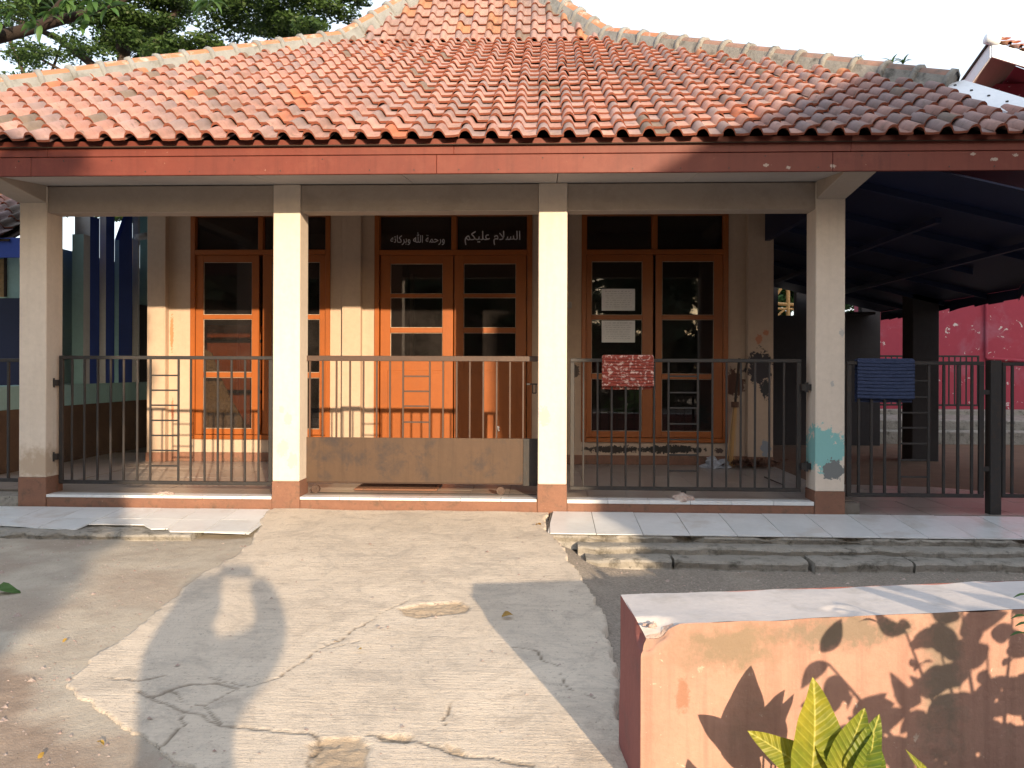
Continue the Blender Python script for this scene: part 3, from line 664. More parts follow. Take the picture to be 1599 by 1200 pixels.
# white metal flashing on the lower right hip
p = Vector((3.55, 7.25, zl(7.25)-.03)); q = Vector((vergeX(5.84)+.02, 5.84, zl(5.84)-.02)); s_ = Vector((.10, 0, 0))
fl = MB().hexa([p-s_, q-s_, q+s_*1.6, p+s_*1.6, p-s_+Vector((0, 0, .055)), q-s_+Vector((0, 0, .055)), q+s_*1.6+Vector((0, 0, .12)), p+s_*1.6+Vector((0, 0, .12))]).build('verge_flashing', M['white'], B)
for i in range(7):
    c = p.lerp(q, (i+.4)/7)+s_*.3+Vector((0, 0, .085)); MB().tube(c, c+Vector((0, 0, .012)), .012, 6).build('rivet', M['iron'], fl)

# back wall with openings
def zr(py, px): return ZA(py, YW, px)
WL = (XA(298, YW), XA(516, YW), ZA(686, YW, 350), ZA(332, YW, 400))
DC = (XA(585, YW), XA(831, YW), FZ, ZA(331, YW, 700))
WR = (XA(908, YW), XA(1137, YW), ZA(691, YW, 1000), ZA(330, YW, 1000))
XL, XR = XA(237, YW), XA(1203, YW); ZW = 3.09
wall = MB()
for a, b in ((XL, WL[0]), (WL[1], DC[0]), (DC[1], WR[0]), (WR[1], XR)): wall.box(a, b, YW, YW+.14, FZ-.2, ZW)
wall.box(WL[0], WL[1], YW, YW+.14, FZ-.2, WL[2]); wall.box(WR[0], WR[1], YW, YW+.14, FZ-.2, WR[2])
for o_ in (WL, DC, WR): wall.box(o_[0], o_[1], YW, YW+.14, o_[3], ZW)
wall.build('wall', M['wall'], B)
for a, b in ((XL-.01, XA(264, YW)), (XA(537, YW), XA(566, YW)), (XA(862, YW), XA(884, YW)), (XA(1165, YW), XR+.01)):
    box('pilaster', M['wall'], B, a, b, YW-.09, YW+.002, FZ+.105, ZW, .005)
for a, b, dd in ((XL-.02, WL[1]+.24, 0), (XA(566, YW), DC[0], 0), (DC[1], XR+.02, 0)):
    box('skirting', M['brown'], B, a, b, YW-.02, YW-.001, FZ, FZ+.104, .003)
for a, b in ((XL-.018, XA(264, YW)+.008), (XA(537, YW)-.008, XA(566, YW)+.008), (XA(1165, YW)-.008, XR+.018)):
    box('skirting', M['brown'], B, a, b, YW-.10, YW-.021, FZ, FZ+.104, .003)
# side and inner walls, ceiling of the rooms
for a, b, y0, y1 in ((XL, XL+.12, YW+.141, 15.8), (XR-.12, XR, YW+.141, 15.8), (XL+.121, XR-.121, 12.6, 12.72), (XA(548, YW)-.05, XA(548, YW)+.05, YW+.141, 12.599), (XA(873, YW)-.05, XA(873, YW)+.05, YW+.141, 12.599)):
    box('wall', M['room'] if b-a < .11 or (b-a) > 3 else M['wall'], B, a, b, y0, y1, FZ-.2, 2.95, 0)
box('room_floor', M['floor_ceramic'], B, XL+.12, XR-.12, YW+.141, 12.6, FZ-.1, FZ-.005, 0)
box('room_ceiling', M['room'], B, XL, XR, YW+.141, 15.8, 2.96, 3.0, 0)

def leaf_frame(mb, x0, x1, z0, z1, y0, y1, st, rails):
    """stiles plus rails; returns openings"""
    mb.box(x0, x0+st, y0, y1, z0, z1); mb.box(x1-st, x1, y0, y1, z0, z1)
    for a, b in rails: mb.box(x0+st+.0005, x1-st-.0005, y0+.001, y1-.001, a, b)
def unit(name, o_, trans_px, mull_px, leaves, door=False, label=None):
    x0, x1, z0, z1 = o_; root = link(name, None, B)
    if label: root['label'] = label
    f = MB(); jt = .055
    f.box(x0, x0+jt, YW-.02, YW+.11, z0, z1); f.box(x1-jt, x1, YW-.02, YW+.11, z0, z1)
    f.box(x0+jt+.0005, x1-jt-.0005, YW-.018, YW+.108, z1-.05, z1-.001)
    zt0, zt1 = trans_px; zta = ZA(zt1, YW, 700); ztb = ZA(zt0, YW, 700)
    f.box(x0+jt+.0005, x1-jt-.0005, YW-.025, YW+.105, zta-.055, zta)
    mx = XA(mull_px, YW); f.box(mx-.028, mx+.028, YW-.015, YW+.1, zta+.0005, z1-.0505)
    if not door: f.box(x0+jt+.0005, x1-jt-.0005, YW-.03, YW+.105, z0+.001, z0+.05)
    f.build('door_frame' if door else 'window_frame', M['wood'], root, .004)
    for a, b in ((x0+jt, mx-.028), (mx+.028, x1-jt)):
        box('transom_pane', M['glass'], root, a+.001, b-.001, YW+.03, YW+.034, zta+.001, z1-.051, 0)
        w = .008; q = MB(); q.box(a+.001, b-.001, YW+.018, YW+.029, zta+.001, zta+w); q.box(a+.001, a+w, YW+.018, YW+.029, zta+w, z1-.051); q.box(b-w, b-.001, YW+.018, YW+.029, zta+w, z1-.051); q.build('glazing_bead', M['wood'], root)
    zb = z0 if door else z0+.0505
    for (lx0, lx1, px0, px1, rows) in leaves:
        a, b = XA(lx0, YW), XA(lx1, YW); a = max(a, x0+jt+.002); b = min(b, x1-jt-.002)
        pa, pb = XA(px0, YW), XA(px1, YW)
        zs_ = [(ZA(q, YW, 700), ZA(p, YW, 700)) for p, q in rows]
        L = MB(); y0, y1 = YW+.005, YW+.045; top = zta-.056
        L.box(a, pa, y0, y1, zb+.003, top); L.box(pb, b, y0, y1, zb+.003, top)
        edges = [top]+[v for z in zs_ for v in (z[1], z[0])]
        prev = top
        for lo, hi in zs_:
            L.box(pa+.0005, pb-.0005, y0+.002, y1-.002, hi, prev-.0005); prev = lo
        L.box(pa+.0005, pb-.0005, y0+.002, y1-.002, zb+.004, prev-.0005)
        L.build('door_leaf' if door else 'casement', M['wood'], root, .003)
        for lo, hi in zs_:
            box('pane', M['glass'], root, pa-.002, pb+.002, YW+.028, YW+.032, lo-.002, hi+.002, 0)
            q = MB(); w = .006
            for (xa, xb, za, zb_) in ((pa, pb, lo, lo+w), (pa, pb, hi-w, hi), (pa, pa+w, lo+w, hi-w), (pb-w, pb, lo+w, hi-w)): q.box(xa+.0006, xb-.0006, YW+.018, YW+.027, za+.0006, zb_-.0006)
            q.build('glazing_putty', M['putty'], root)
        if door:   # raised lower panels with a groove round them
            zl0, zl1 = FZ+.20, prev-.13; pm = MB()
            pm.box(pa-.03, pb+.03, y0-.006, y0+.001, zl0, zl1); pm.build('lower_panel', M['wood'], root, .008)
            pm = MB(); pm.box(pa-.002, pb+.002, y0-.011, y0-.0065, zl0+.03, zl1-.03); pm.build('lower_panel', M['wood'], root, .006)
    return root, zta
rows3 = [(409, 492), (499, 583), (591, 672)]
rootL, _ = unit('window', WL, (338, 390), 407, [(304, 404, 317, 393, rows3), (410, 512, 424, 499, rows3)], label='left window with broken middle view of a cupboard behind it')
rootL['label'] = 'tall orange window, leftmost of the wall, with a woven mat and cupboard behind its glass'
rootD, ztD = unit('double_door', DC, (338, 391), 709, [(594, 707.5, 609.5, 691, [(412, 459), (465, 512), (520, 561)]), (709.5, 822, 724, 805.5, [(412, 459), (465, 512), (520, 561)])], True)
rootD['label'] = 'orange double door with six panes and Arabic greeting on its transom'
rootR, _ = unit('window', WR, (337, 391), 1022, [(913, 1020, 924, 1003, rows3), (1024, 1131, 1034, 1115, rows3)])
rootR['label'] = 'tall orange window with two paper notices, right of the double door'
# lever handle + bolt on the door
a = at(778, 668, YW-.01); MB().tube((a.x, YW+.0, a.z), (a.x, YW-.02, a.z), .018, 10).tube((a.x, YW-.02, a.z), (a.x+.012, YW-.022, a.z-.04), .009, 8).build('door_knob', M['chalk'], rootD, smooth=True)
# lettering
def pres(s): return s
def lettering(txt, px0, px1, py, root):
    cu = bpy.data.curves.new('lettering', 'FONT'); cu.body = txt; cu.align_x = 'CENTER'; cu.align_y = 'CENTER'; cu.extrude = 0; cu.size = .16; cu.offset = .0005
    cu.resolution_u = 2
    o = bpy.data.objects.new('lettering', cu); COL.objects.link(o); dg = bpy.context.evaluated_depsgraph_get(); dg.update()
    me = bpy.data.meshes.new_from_object(o.evaluated_get(dg)); bpy.data.objects.remove(o)
    xs2 = [v.co.x for v in me.vertices]; w = max(xs2)-min(xs2); tw = XA(px1, YW)-XA(px0, YW); k = tw/max(w, 1e-3)
    ys2 = [v.co.y for v in me.vertices]; h = max(ys2)-min(ys2); ky = min(k*1.3, .16/h)
    cx = (max(xs2)+min(xs2))/2; cy = (max(ys2)+min(ys2))/2; c = at((px0+px1)/2, py, YW+.025)
    for v in me.vertices: v.co = (c.x+(v.co.x-cx)*k, YW+.024-v.co.z*0, c.z+(v.co.y-cy)*ky)
    me.materials.clear(); me.materials.append(M['chalk']); return link('lettering', me, root), w, h
# Arabic presentation forms, already in visual order (left to right)
SAL = '\uFEE2\uFEDC\uFEF4\uFEE0\uFECB \uFEE1\uFEFC\uFEB4\uFEDF\uFE8D'
RAH = '\uFEEA\uFE97\uFE8E\uFEDB\uFEAE\uFE91\uFEED \uFDF2 \uFE94\uFEE4\uFEA3\uFEAD\uFEED'
o, w, h = lettering(SAL, 726, 813, 372, rootD); print('LETTER', w, h, len(o.data.vertices))
o, w, h = lettering(RAH, 610, 695, 373, rootD); print('LETTER', w, h, len(o.data.vertices))
# notices on the right window
for i, (x0, y0, x1, y1) in enumerate(((940, 451.5, 992, 485.5), (940, 501, 992, 535))):
    a, b = at(x0, y1, YW+.026), at(x1, y0, YW+.026)
    nt_ = tag(box('paper_notice', M['paper'], None, a.x, b.x, YW+.024, YW+.0265, a.z, b.z, 0), ('upper' if i == 0 else 'lower')+' white paper notice taped on the left leaf of the right window', 'notice', 'paper notices on the window')
    ln = MB(); random.seed(3+i)
    for r in range(8):
        z = b.z-.03-r*.025; x = a.x+.03+random.uniform(0, .03)
        while x < b.x-.05:
            w = random.uniform(.01, .04); ln.box(x, min(x+w, b.x-.03), YW+.0235, YW+.0239, z, z+.0035 if r else z+.006); x += w+random.uniform(.006, .02)
    ln.build('faint_print', M['ink'], nt_)
# switch on the wall left of the right window
a = at(889, 477, YW); tag(box('light_switch', M['soffit'], None, a.x-.04, a.x+.03, YW-.02, YW-.001, a.z-.035, a.z+.035, .004), 'small beige switch box on the wall between the double door and the right window', 'switch')

# things in the left room, seen through the window
cb = thing('cupboard', 'varnished orange cupboard standing inside behind the left window', 'cupboard')
a, b = XA(300, 10.0), XA(424, 10.0); zt = ZA(508, 10.0, 360)
box('carcass', M['cupboard'], cb, a, b, 10.02, 10.4, FZ, zt)
for u, v in ((a+.02, a+.24), (a+.27, a+.6), (a+.62, b-.02)): box('cupboard_door', M['cupboard'], cb, u, v, 9.998, 10.019, FZ+.1, zt-.1, .006)
for z in (ZA(533, 10, 360), ZA(612, 10, 360)): box('rail', M['bark'], cb, a+.02, b, 9.975, 9.997, z-.02, z+.02, .003)
mt_ = thing('woven_mat', 'straw mat leaning inside the lower part of the left window', 'mat')
pts = [at(x, y, 9.28) for x, y in ((320, 545), (332, 552), (345, 590), (362, 625), (380, 655), (383, 668), (374, 672), (320, 672))]
mb = MB().poly([(p.x, p.z) for p in pts], 9.26, 9.29); mb.build('woven_sheet', M['wicker'], mt_, .003)
for k in range(9):
    z = ZA(560+k*12.5, 9.25, 350); xr = [XA(x, 9.25) for x in np.interp([560+k*12.5], [545, 590, 625, 672], [325, 345, 362, 382])]
    mb = MB(); x = XA(321, 9.25); j = 0
    while x < xr[0]-.03:
        mb.box(x, x+.035, 9.248-(.006 if (j+k) % 2 else 0), 9.259, z-.035+(.02 if j % 2 else 0), z+.02); x += .045; j += 1
    if mb.v: mb.build('woven_strand', M['wicker'], mt_, .003)
# papers pinned on the far wall of the middle room and a post
box('pillar', M['wall'], B, XA(640, 11.5), XA(645.5, 11.5), 11.5, 11.6, FZ, ZA(428, 11.5), 0)

# ------------------------------------------------------------------ gates and railings
def rail_gate(name, label, x0, x1, zt, zb, Y, bars, ladder, rungs, mat, tr=.03, side=.03, bottom=True, posts=(True, True), bt=.016, panel=None, group=None):
    t = thing(name, label, 'gate', group)
    box('top_rail', mat, t, x0, x1, Y, Y+tr, zt-tr, zt, .003)
    if bottom: box('bottom_rail', mat, t, x0, x1, Y, Y+tr, zb, zb+tr, .003)
    z0 = zb+tr+.0005 if bottom else zb; z1 = zt-tr-.0005
    if posts[0]: box('end_post', mat, t, x0+.0005, x0+side, Y+.001, Y+tr-.001, z0, z1, .003)
    if posts[1]: box('end_post', mat, t, x1-side, x1-.0005, Y+.001, Y+tr-.001, z0, z1, .003)
    for b in bars: box('bar', mat, t, b-bt/2, b+bt/2, Y+.006, Y+.006+bt, z0, z1, .002)
    if ladder:
        a, b = ladder
        for r in rungs: box('rung', mat, t, a+bt/2+.0005, b-bt/2-.0005, Y+.008, Y+.008+bt*.8, r-.007, r+.007, .002)
    return t
YG = 6.72
px2 = lambda L, Y=YG: [XA(x, Y) for x in L]
bl = px2([111.9, 131.2, 151.8, 172.2, 192.6, 213.9, 234.3, 278.2, 297.5, 319.3, 339.9, 361.2, 382.4, 403.7])
lg = rail_gate('veranda_gate', 'dark iron gate with a ladder motif between the two left columns', XA(92, YG), XA(426, YG), ZA(556, YG, 250), ZA(757, YG, 250), YG, bl, (bl[6], bl[7]), [ZA(y, YG, 256) for y in (586.6, 609.8, 633.3, 657, 680.6, 704, 728)], M['iron'], side=.035)
for y in (598, 713):
    z = ZA(y, YG, 90); mb = MB().box(-4.192, XA(92, YG)+.01, YG-.045, YG-.001, z-.025, z+.025).tube((XA(86, YG), YG-.03, z-.04), (XA(86, YG), YG-.03, z+.04), .018, 8); mb.build('hinge', M['iron'], lg, 0)
br = px2([911.8, 933.9, 956, 978, 1000.4, 1022.5, 1044.9, 1090.8, 1113.5, 1135.6, 1158, 1180.3, 1202.7, 1225.4])
rg = rail_gate('veranda_gate', 'grey iron gate with the red mat hung on it, between the two right columns', XA(891, YG), XA(1252, YG), ZA(560.5, YG, 1070), ZA(767, YG, 1070), YG, br, (br[6], br[7]), [ZA(y, YG, 1068) for y in (588, 613.5, 637.6, 662.5, 687, 711, 736)], M['iron'], side=.035)
for y in (605, 728):
    z = ZA(y, YG, 1260); MB().box(XA(1250, YG), 2.199, YG-.045, YG-.001, z-.025, z+.025).tube((XA(1258, YG), YG-.03, z-.04), (XA(1258, YG), YG-.03, z+.04), .018, 8).build('hinge', M['iron'], rg)
a = at(1068, 772, YG); MB().box(a.x-.02, a.x+.02, YG-.004, YG+.02, a.z-.03, a.z+.04).build('drop_bolt', M['iron'], rg)
YM = 6.78
bm_ = px2([483.7, 503.9, 525.4, 546.6, 567.6, 588.3, 609, 629.6, 671.3, 692.2, 713.5, 734, 755, 776, 796.8, 817.4], YM)
zp1 = ZA(684, YM, 650); zp0 = ZA(754, YM, 650)
mg = rail_gate('veranda_gate', 'brown sliding gate with a solid sheet along its bottom, between the middle columns', XA(472, YM), XA(842, YM), ZA(556, YM, 650), zp1, YM, bm_, (bm_[7], bm_[8]), [ZA(y, YM, 650) for y in (588, 611.5, 634.7, 659.7)], M['gate'], tr=.046, bottom=False, posts=(False, False), bt=.015)
box('sheet_panel', M['gatepanel'], mg, XA(472, YM), XA(817.5, YM), YM-.002, YM+.012, zp0, zp1-.0005, .002)
box('sheet_panel', M['iron'], mg, XA(817.5, YM)+.001, XA(842, YM), YM+.0, YM+.012, zp0-.02, zp1-.0005, .002)['label'] = 'dark narrow end sheet'
box('bottom_rail', M['gate'], mg, XA(472, YM), XA(842, YM), YM+.0125, YM+.045, zp0-.012, zp0+.02, .003)
for x in (493, 782):
    c = at(x, 761, YM); MB().tube((c.x, YM-.0, FZ+.036), (c.x, YM+.04, FZ+.036), .034, 18).tube((c.x, YM-.006, FZ+.036), (c.x, YM+.0, FZ+.036), .012, 10).build('wheel', M['gate'], mg)
a = at(832, 605, YM); MB().box(a.x-.05, a.x+.04, YM-.012, YM-.001, a.z+.02, a.z+.032).tube((a.x, YM-.012, a.z+.03), (a.x+.0, YM-.012, a.z-.05), .005, 6).tube((a.x, YM-.012, a.z-.05), (a.x+.03, YM-.012, a.z-.05), .005, 6).tube((a.x+.03, YM-.012, a.z-.05), (a.x+.03, YM-.012, a.z+.03), .005, 6).build('latch', M['iron'], mg)
box('track', M['iron'], mg, -2.0, -.06, YM+.01, YM+.03, FZ+.001, FZ+.006, 0)
# right-hand gate past the last column, its post and the fence beyond; left fence stub
YR = 6.66
b2 = px2([1342.6, 1362.5, 1383.5, 1406.5, 1452, 1475.8, 1498, 1519.8], YR)
gr_ = rail_gate('veranda_gate', 'black iron gate with the blue mat hung on it, right of the last column', XA(1323, YR), XA(1538, YR), ZA(564.5, YR, 1430), ZA(777, YR, 1430), YR, b2, (b2[3], b2[4]), [ZA(y, YR, 1430) for y in (595, 620.5, 645, 668.7, 693.4, 719, 745.5)], M['iron'], side=.04, bt=.02)
pst = box('gate_post', M['iron'], None, XA(1547, YR), XA(1564, YR), YR-.01, YR+.08, -.10, ZA(563, YR, 1550), .004); tag(pst, 'square black iron post on the tiles between the right gate and the railing', 'post')
for y in (613, 733):
    z = ZA(y, YR, 1540); box('hinge', M['iron'], pst, XA(1536, YR), XA(1548, YR), YR+.005, YR+.03, z-.02, z+.02, .002)
b3 = px2([1583, 1606, 1629, 1652, 1675, 1698, 1721], YR)
rail_gate('railing', 'black iron railing at the right edge beyond the gate post', XA(1566, YR), XA(1745, YR), ZA(566, YR, 1590), ZA(778, YR, 1590), YR, b3, None, [], M['iron'], side=.03, bt=.02)['category'] = 'railing'
b4 = px2([12, -10, -32, -54, -76], YG)
rail_gate('railing', 'dark iron railing left of the first column', XA(-100, YG), -4.43, ZA(560, YG, 15), ZA(753, YG, 15), YG, b4, None, [], M['iron'], side=.02, bt=.02)['category'] = 'railing'

# mats hung over gates
def hung_mat(name, label, px0, px1, pyt, pyb, Y, ztop, mat, rows, rot, back):
    t = thing(name, label, 'mat'); x0, x1 = XA(px0, Y), XA(px1, Y); zb = ZA(pyb, Y, px0); n = rows; h = (ztop-zb)/n
    rnd = random.Random(px0)
    for side_, yy, zlow in ((0, Y, zb), (1, Y+back, zb-.035)):
        nn = int(round((ztop-zlow)/h))
        for i in range(nn):
            z = ztop-(i+.5)*h; mb = MB(); vs = []; K = 16
            for j in range(K+1):
                x = x0+(x1-x0)*j/K+rnd.uniform(-.002, .002); zz = z+rnd.uniform(-.0015, .0015)+rot*(x-x0)-.004*math.sin(j/K*math.pi)
                r = h*.56*(1+rnd.uniform(-.12, .16)); d = .010+rnd.uniform(0, .004); sg = -1 if side_ == 0 else 1
                vs += [(x, yy, zz+r), (x, yy+sg*d, zz+r*.5), (x, yy+sg*d, zz-r*.5), (x, yy, zz-r), (x, yy-sg*.006, zz)]
            fs = [(j*5+k, j*5+(k+1) % 5, (j+1)*5+(k+1) % 5, (j+1)*5+k) for j in range(K) for k in range(5)]+[(4, 3, 2, 1, 0), tuple(K*5+k for k in range(5))]
            mb.add(vs, fs).build('plait', mat, t, smooth=False)
    box('fold', mat, t, x0+.002, x1-.002, Y-.004, Y+back+.004, ztop-.012, ztop+.010, .008)
hung_mat('rag_mat', 'red and white plaited rag mat folded over the right veranda gate', 941, 1021, 556, 603, YG-.006, ZA(556.5, YG, 980), M['red_mat'], 10, .0, .042)
hung_mat('rag_mat', 'blue plaited rag mat folded over the far right gate', 1339, 1428, 562, 622, YR-.006, ZA(562, YR, 1380), M['blue_mat'], 11, -.01, .042)
# cement lumps under the bolts, door mat, litter
def lump(name, label, cat, c, r, mat, seed, sub=3, flat=.6, amp=.35):
    bm = bmesh.new(); bmesh.ops.create_icosphere(bm, subdivisions=sub, radius=1)
    for v in bm.verts:
        n = 1+amp*mnoise.noise(v.co*1.6+Vector((seed, 0, 0)))+amp*.5*mnoise.noise(v.co*4+Vector((seed, 3, 0)))
        v.co = Vector((v.co.x*r*n, v.co.y*r*n*.8, max(v.co.z, -.2)*r*flat*n))
    me = bpy.data.meshes.new(name); bm.to_mesh(me); bm.free(); me.materials.append(mat); o = link(name, me, None, c); return tag(o, label, cat)
lump('cement_lump', 'pale lump of cement under the right gate bolt on the step', 'cement lump', (XA(1068, 6.63), 6.645, FZ+.004), .09, M['rubble'], 1, 3, .5)
lump('cement_lump', 'brownish lump of cement under the left gate on the step', 'cement lump', (XA(256, 6.63), 6.64, FZ+.004), .075, M['rubble'], 5, 3, .3)
a = XA(567, 7.0); dm_ = tag(box('door_mat', M['brown'], None, XA(562, 7.15), XA(688, 7.15), 6.95, 7.35, FZ+.002, FZ+.02, .004), 'dark door mat on the floor tiles behind the sliding gate', 'mat')
box('mat_pile', M['trash'], dm_, XA(562, 7.15)+.03, XA(688, 7.15)-.03, 6.98, 7.32, FZ+.0205, FZ+.028, .003)
lump('plastic_bag', 'crumpled white plastic bag on the veranda floor below the right window', 'bag', (XA(1120, 8.85), 8.85, FZ+.02), .14, M['plastic'], 9, 4, .6, .8)
tag(link('leaf_pile', None), 'heap of dry brown leaves in the corner by the right pilaster', 'leaf heap')
lp = COL.objects['leaf_pile']
for i in range(46):
    x = XA(random.gauss(1170, 20), 8.85); y = 8.83+random.gauss(0, .07); s = random.uniform(.04, .09)
    q = Matrix.Rotation(random.uniform(0, 6.3), 4, 'Z') @ Matrix.Rotation(random.uniform(-.8, .8), 4, 'X')
    vs = [q @ Vector(v)*s+Vector((x, min(y, 8.93), FZ+.035+random.uniform(0, .06))) for v in ((-1, 0, 0), (-.3, .35, .1), (.4, .3, 0), (1, 0, .1), (.4, -.3, .05), (-.3, -.35, -.05))]
    vs = [Vector((v.x, min(v.y, 8.955), max(v.z, FZ+.003))) for v in vs]
    MB().add(vs, [(0, 1, 2, 5), (2, 3, 4, 5)]).build('dry_leaf', M['trash'], lp)
# broom of pale palm ribs leaning in the corner
bro = thing('broom', 'pale palm broom leaning against the wall right of the right window', 'broom')
b0, b1 = at(1142, 735, 8.86), at(1148, 632, 8.93)
for i in range(26):
    a_ = random.uniform(0, 6.28); r0 = random.uniform(0, .035); r1 = r0*1.6
    MB().tube(b1+Vector((math.cos(a_)*r0*.6, -abs(math.sin(a_)*r0), 0)), b0+Vector((math.cos(a_)*r1-.02, -abs(math.sin(a_)*r1), random.uniform(0, .05))), .0035, 4, .002).build('rib', M['bamboo'] if i % 3 else M['trash'], bro)
MB().tube(b1+Vector((0, -.01, -.03)), b1+Vector((0, -.01, .03)), .042, 12).build('binding', M['trash'], bro)
MB().tube(b1+Vector((0, -.01, .0)), at(1155, 560, 8.94), .014, 8).build('handle', M['bark'], bro)
tw = thing('stick', 'thin dry stick lying on the veranda floor by the right pilaster', 'stick')
MB().tube((XA(1195, 8.0), 8.0, FZ+.012), (XA(1222, 7.5), 7.5, FZ+.012), .008, 6, .005).build('twig', M['bark'], tw)

# ------------------------------------------------------------------ planter wall in the foreground
pl = thing('planter_wall', 'low peach-plastered planter wall with a chipped corner in front', 'planter')
zt = .35
A_, B_, C_ = at(1003, 977, 2.56), None, None
fA = Vector((.312, 2.57, 0)); fB = Vector((1.70, 2.83, 0)); bA = Vector((.280, 2.915, 0)); bB = Vector((1.72, 3.17, 0)); ext = (fB-fA).normalized()*1.4
fB = fB+ext; bB = bB+ext
def pgrid(P, Q, z0, z1, n, m, mi, mb, nrm, amp=.004, jag=0.):
    base = len(mb.v)
    for j in range(m+1):
        for i in range(n+1):
            p = P.lerp(Q, i/n); z = z0+(z1-z0)*j/m
            d = amp*mnoise.noise(Vector((p.x*4, p.y*4, z*4)))*2
            q = Vector((p.x, p.y, z))+nrm*d
            if j == m: q.z += 0.006*mnoise.noise(Vector((p.x*7, 3, 0)))
            mb.v.append(tuple(q))
    for j in range(m):
        for i in range(n): mb.f.append([base+j*(n+1)+i, base+j*(n+1)+i+1, base+(j+1)*(n+1)+i+1, base+(j+1)*(n+1)+i]); mb.m.append(mi)
def chip(mb, c, r, push):
    c = Vector(c)
    for i, v in enumerate(mb.v):
        v = Vector(v); d = (v-c).length/r
        if d < 1: w = (1-d)**.6*(1+.5*mnoise.noise(v*30)); mb.v[i] = tuple(v+Vector(push)*w)
nrmF = Vector((.18, -.98, 0)); nrmL = Vector((-1, -.05, 0))
mb = MB(); pgrid(fA, fB, -.45, zt, 150, 48, 0, mb, nrmF); chip(mb, (fA.x+.0, fA.y, zt), .085, (.02, .02, -.045)); chip(mb, (fA.x+.06, fA.y+.02, zt), .06, (.0, .02, -.03))
chip(mb, (at(1310, 952, 2.78).x, 2.76, zt), .06, (0, .015, -.012))
mb.build('front_face', M['planter'], pl, smooth=True)
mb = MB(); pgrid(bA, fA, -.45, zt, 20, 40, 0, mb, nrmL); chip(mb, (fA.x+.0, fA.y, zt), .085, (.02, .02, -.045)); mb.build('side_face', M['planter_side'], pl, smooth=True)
mb = MB(); mb.v = []; n, m = 170, 20
for j in range(m+1):
    for i in range(n+1):
        p = fA.lerp(fB, i/n).lerp(bA.lerp(bB, i/n), j/m); z = zt+.004*mnoise.noise(Vector((p.x*6, p.y*6, 1)))
        if j == m: p = p+Vector((0, .02*mnoise.noise(Vector((p.x*5, 7, 0))), 0))
        mb.v.append((p.x, p.y, z))
mb.f = [[j*(n+1)+i, j*(n+1)+i+1, (j+1)*(n+1)+i+1, (j+1)*(n+1)+i] for j in range(m) for i in range(n)]; mb.m = [0]*len(mb.f)
chip(mb, (fA.x+.0, fA.y, zt), .085, (.02, .02, -.045)); chip(mb, (fA.x+.07, fA.y+.02, zt), .07, (.0, .02, -.03)); chip(mb, (at(1310, 952, 2.78).x, 2.76, zt), .06, (0, .015, -.012))
# broken material shows round the chip
cpt = Vector((fA.x+.03, fA.y+.01, zt-.02))
for k, f in enumerate(mb.f):
    c = sum((Vector(mb.v[i]) for i in f), Vector())/4
    d = c-cpt; e = math.hypot(d.x/.115, d.y/.05)+.5*mnoise.noise(c*28)
    if e < 1: mb.m[k] = 1
mb.build('top_face', [M['planter_top'], M['rubble']], pl, smooth=True)
mb = MB().add([(*bA.xy, -.45), (*bB.xy, -.45), (*bB.xy, zt), (*bA.xy, zt), (*fB.xy, -.45), (*fB.xy, zt)], [(0, 1, 2, 3), (1, 4, 5, 2)]); mb.build('back_face', M['planter_side'], pl)
for i in range(5):
    c = (fA.x+.035+random.uniform(-.02, .07), fA.y+.03+random.uniform(-.01, .02), zt-.012); l = lump('rubble_piece', None, None, c, random.uniform(.008, .018), M['rubble'], i*3, 2, .8, .5); l.parent = pl
    for k_ in ('label', 'category'):
        if k_ in l: del l[k_]

# ------------------------------------------------------------------ plants
def leaf_mesh(name, L, W, mat, curl=.25, fold=.25, n=8, wavy=0., seed=0, tip=1.0, torn=0.):
    rnd = random.Random(seed); V = []; F = []
    for i in range(n+1):
        t = i/n; w = W*(math.sin(math.pi*min(1, t**.8*.97+.03))**.8)*(1-.12*t)+.001
        y = L*t*(1-.1*curl*t); z = L*curl*(t-t*t*1.6)
        for s in (-1, -.5, 0, .5, 1):
            ww = w*(1+wavy*.9*math.sin(i*.8+s*2+seed)*abs(s))*(1-torn*rnd.random()*(abs(s) == 1))
            V.append((s*ww, y, z+abs(s)*ww*fold+wavy*W*1.6*math.sin(i*.9+s*3+seed)*abs(s)))
    for i in range(n):
        for j in range(4): F.append((i*5+j, i*5+j+1, (i+1)*5+j+1, (i+1)*5+j))
    me = bpy.data.meshes.new(name); me.from_pydata(V, [], F); me.materials.append(mat)
    me.polygons.foreach_set('use_smooth', [True]*len(F)); return me
def place_leaf(me, parent, base, tip, roll=0., name='leaf', face=None):
    base, tip = Vector(base), Vector(tip); d = (tip-base).normalized(); L = max(v.co.y for v in me.vertices); k = (tip-base).length/L
    side = d.cross(Vector((0, 0, 1))); side = side.normalized() if side.length > .01 else Vector((1, 0, 0))
    if face is not None: side = d.cross(face).normalized()
    up = side.cross(d)
    m = Matrix((side, d, up)).transposed().to_4x4(); m = Matrix.Translation(base) @ m @ Matrix.Rotation(roll, 4, 'Y') @ Matrix.Scale(k, 4)
    o = bpy.data.objects.new(name, me); COL.objects.link(o); o.parent = parent; o.matrix_local = m; return o
yp = thing('leafy_plant', 'yellow-green broad-leaved plant in front of the planter wall', 'plant')
lv = [leaf_mesh('leaf', 1, (.25, .21, .23, .19)[s], M['leaf_yellow'], (.15, .35, .1, .3)[s], (.3, .15, .4, .2)[s], 22, .035, s*3, 1, 0) for s in range(4)]
YP = 2.33; root = Vector((at(1300, 1290, YP).x, YP, -.35))
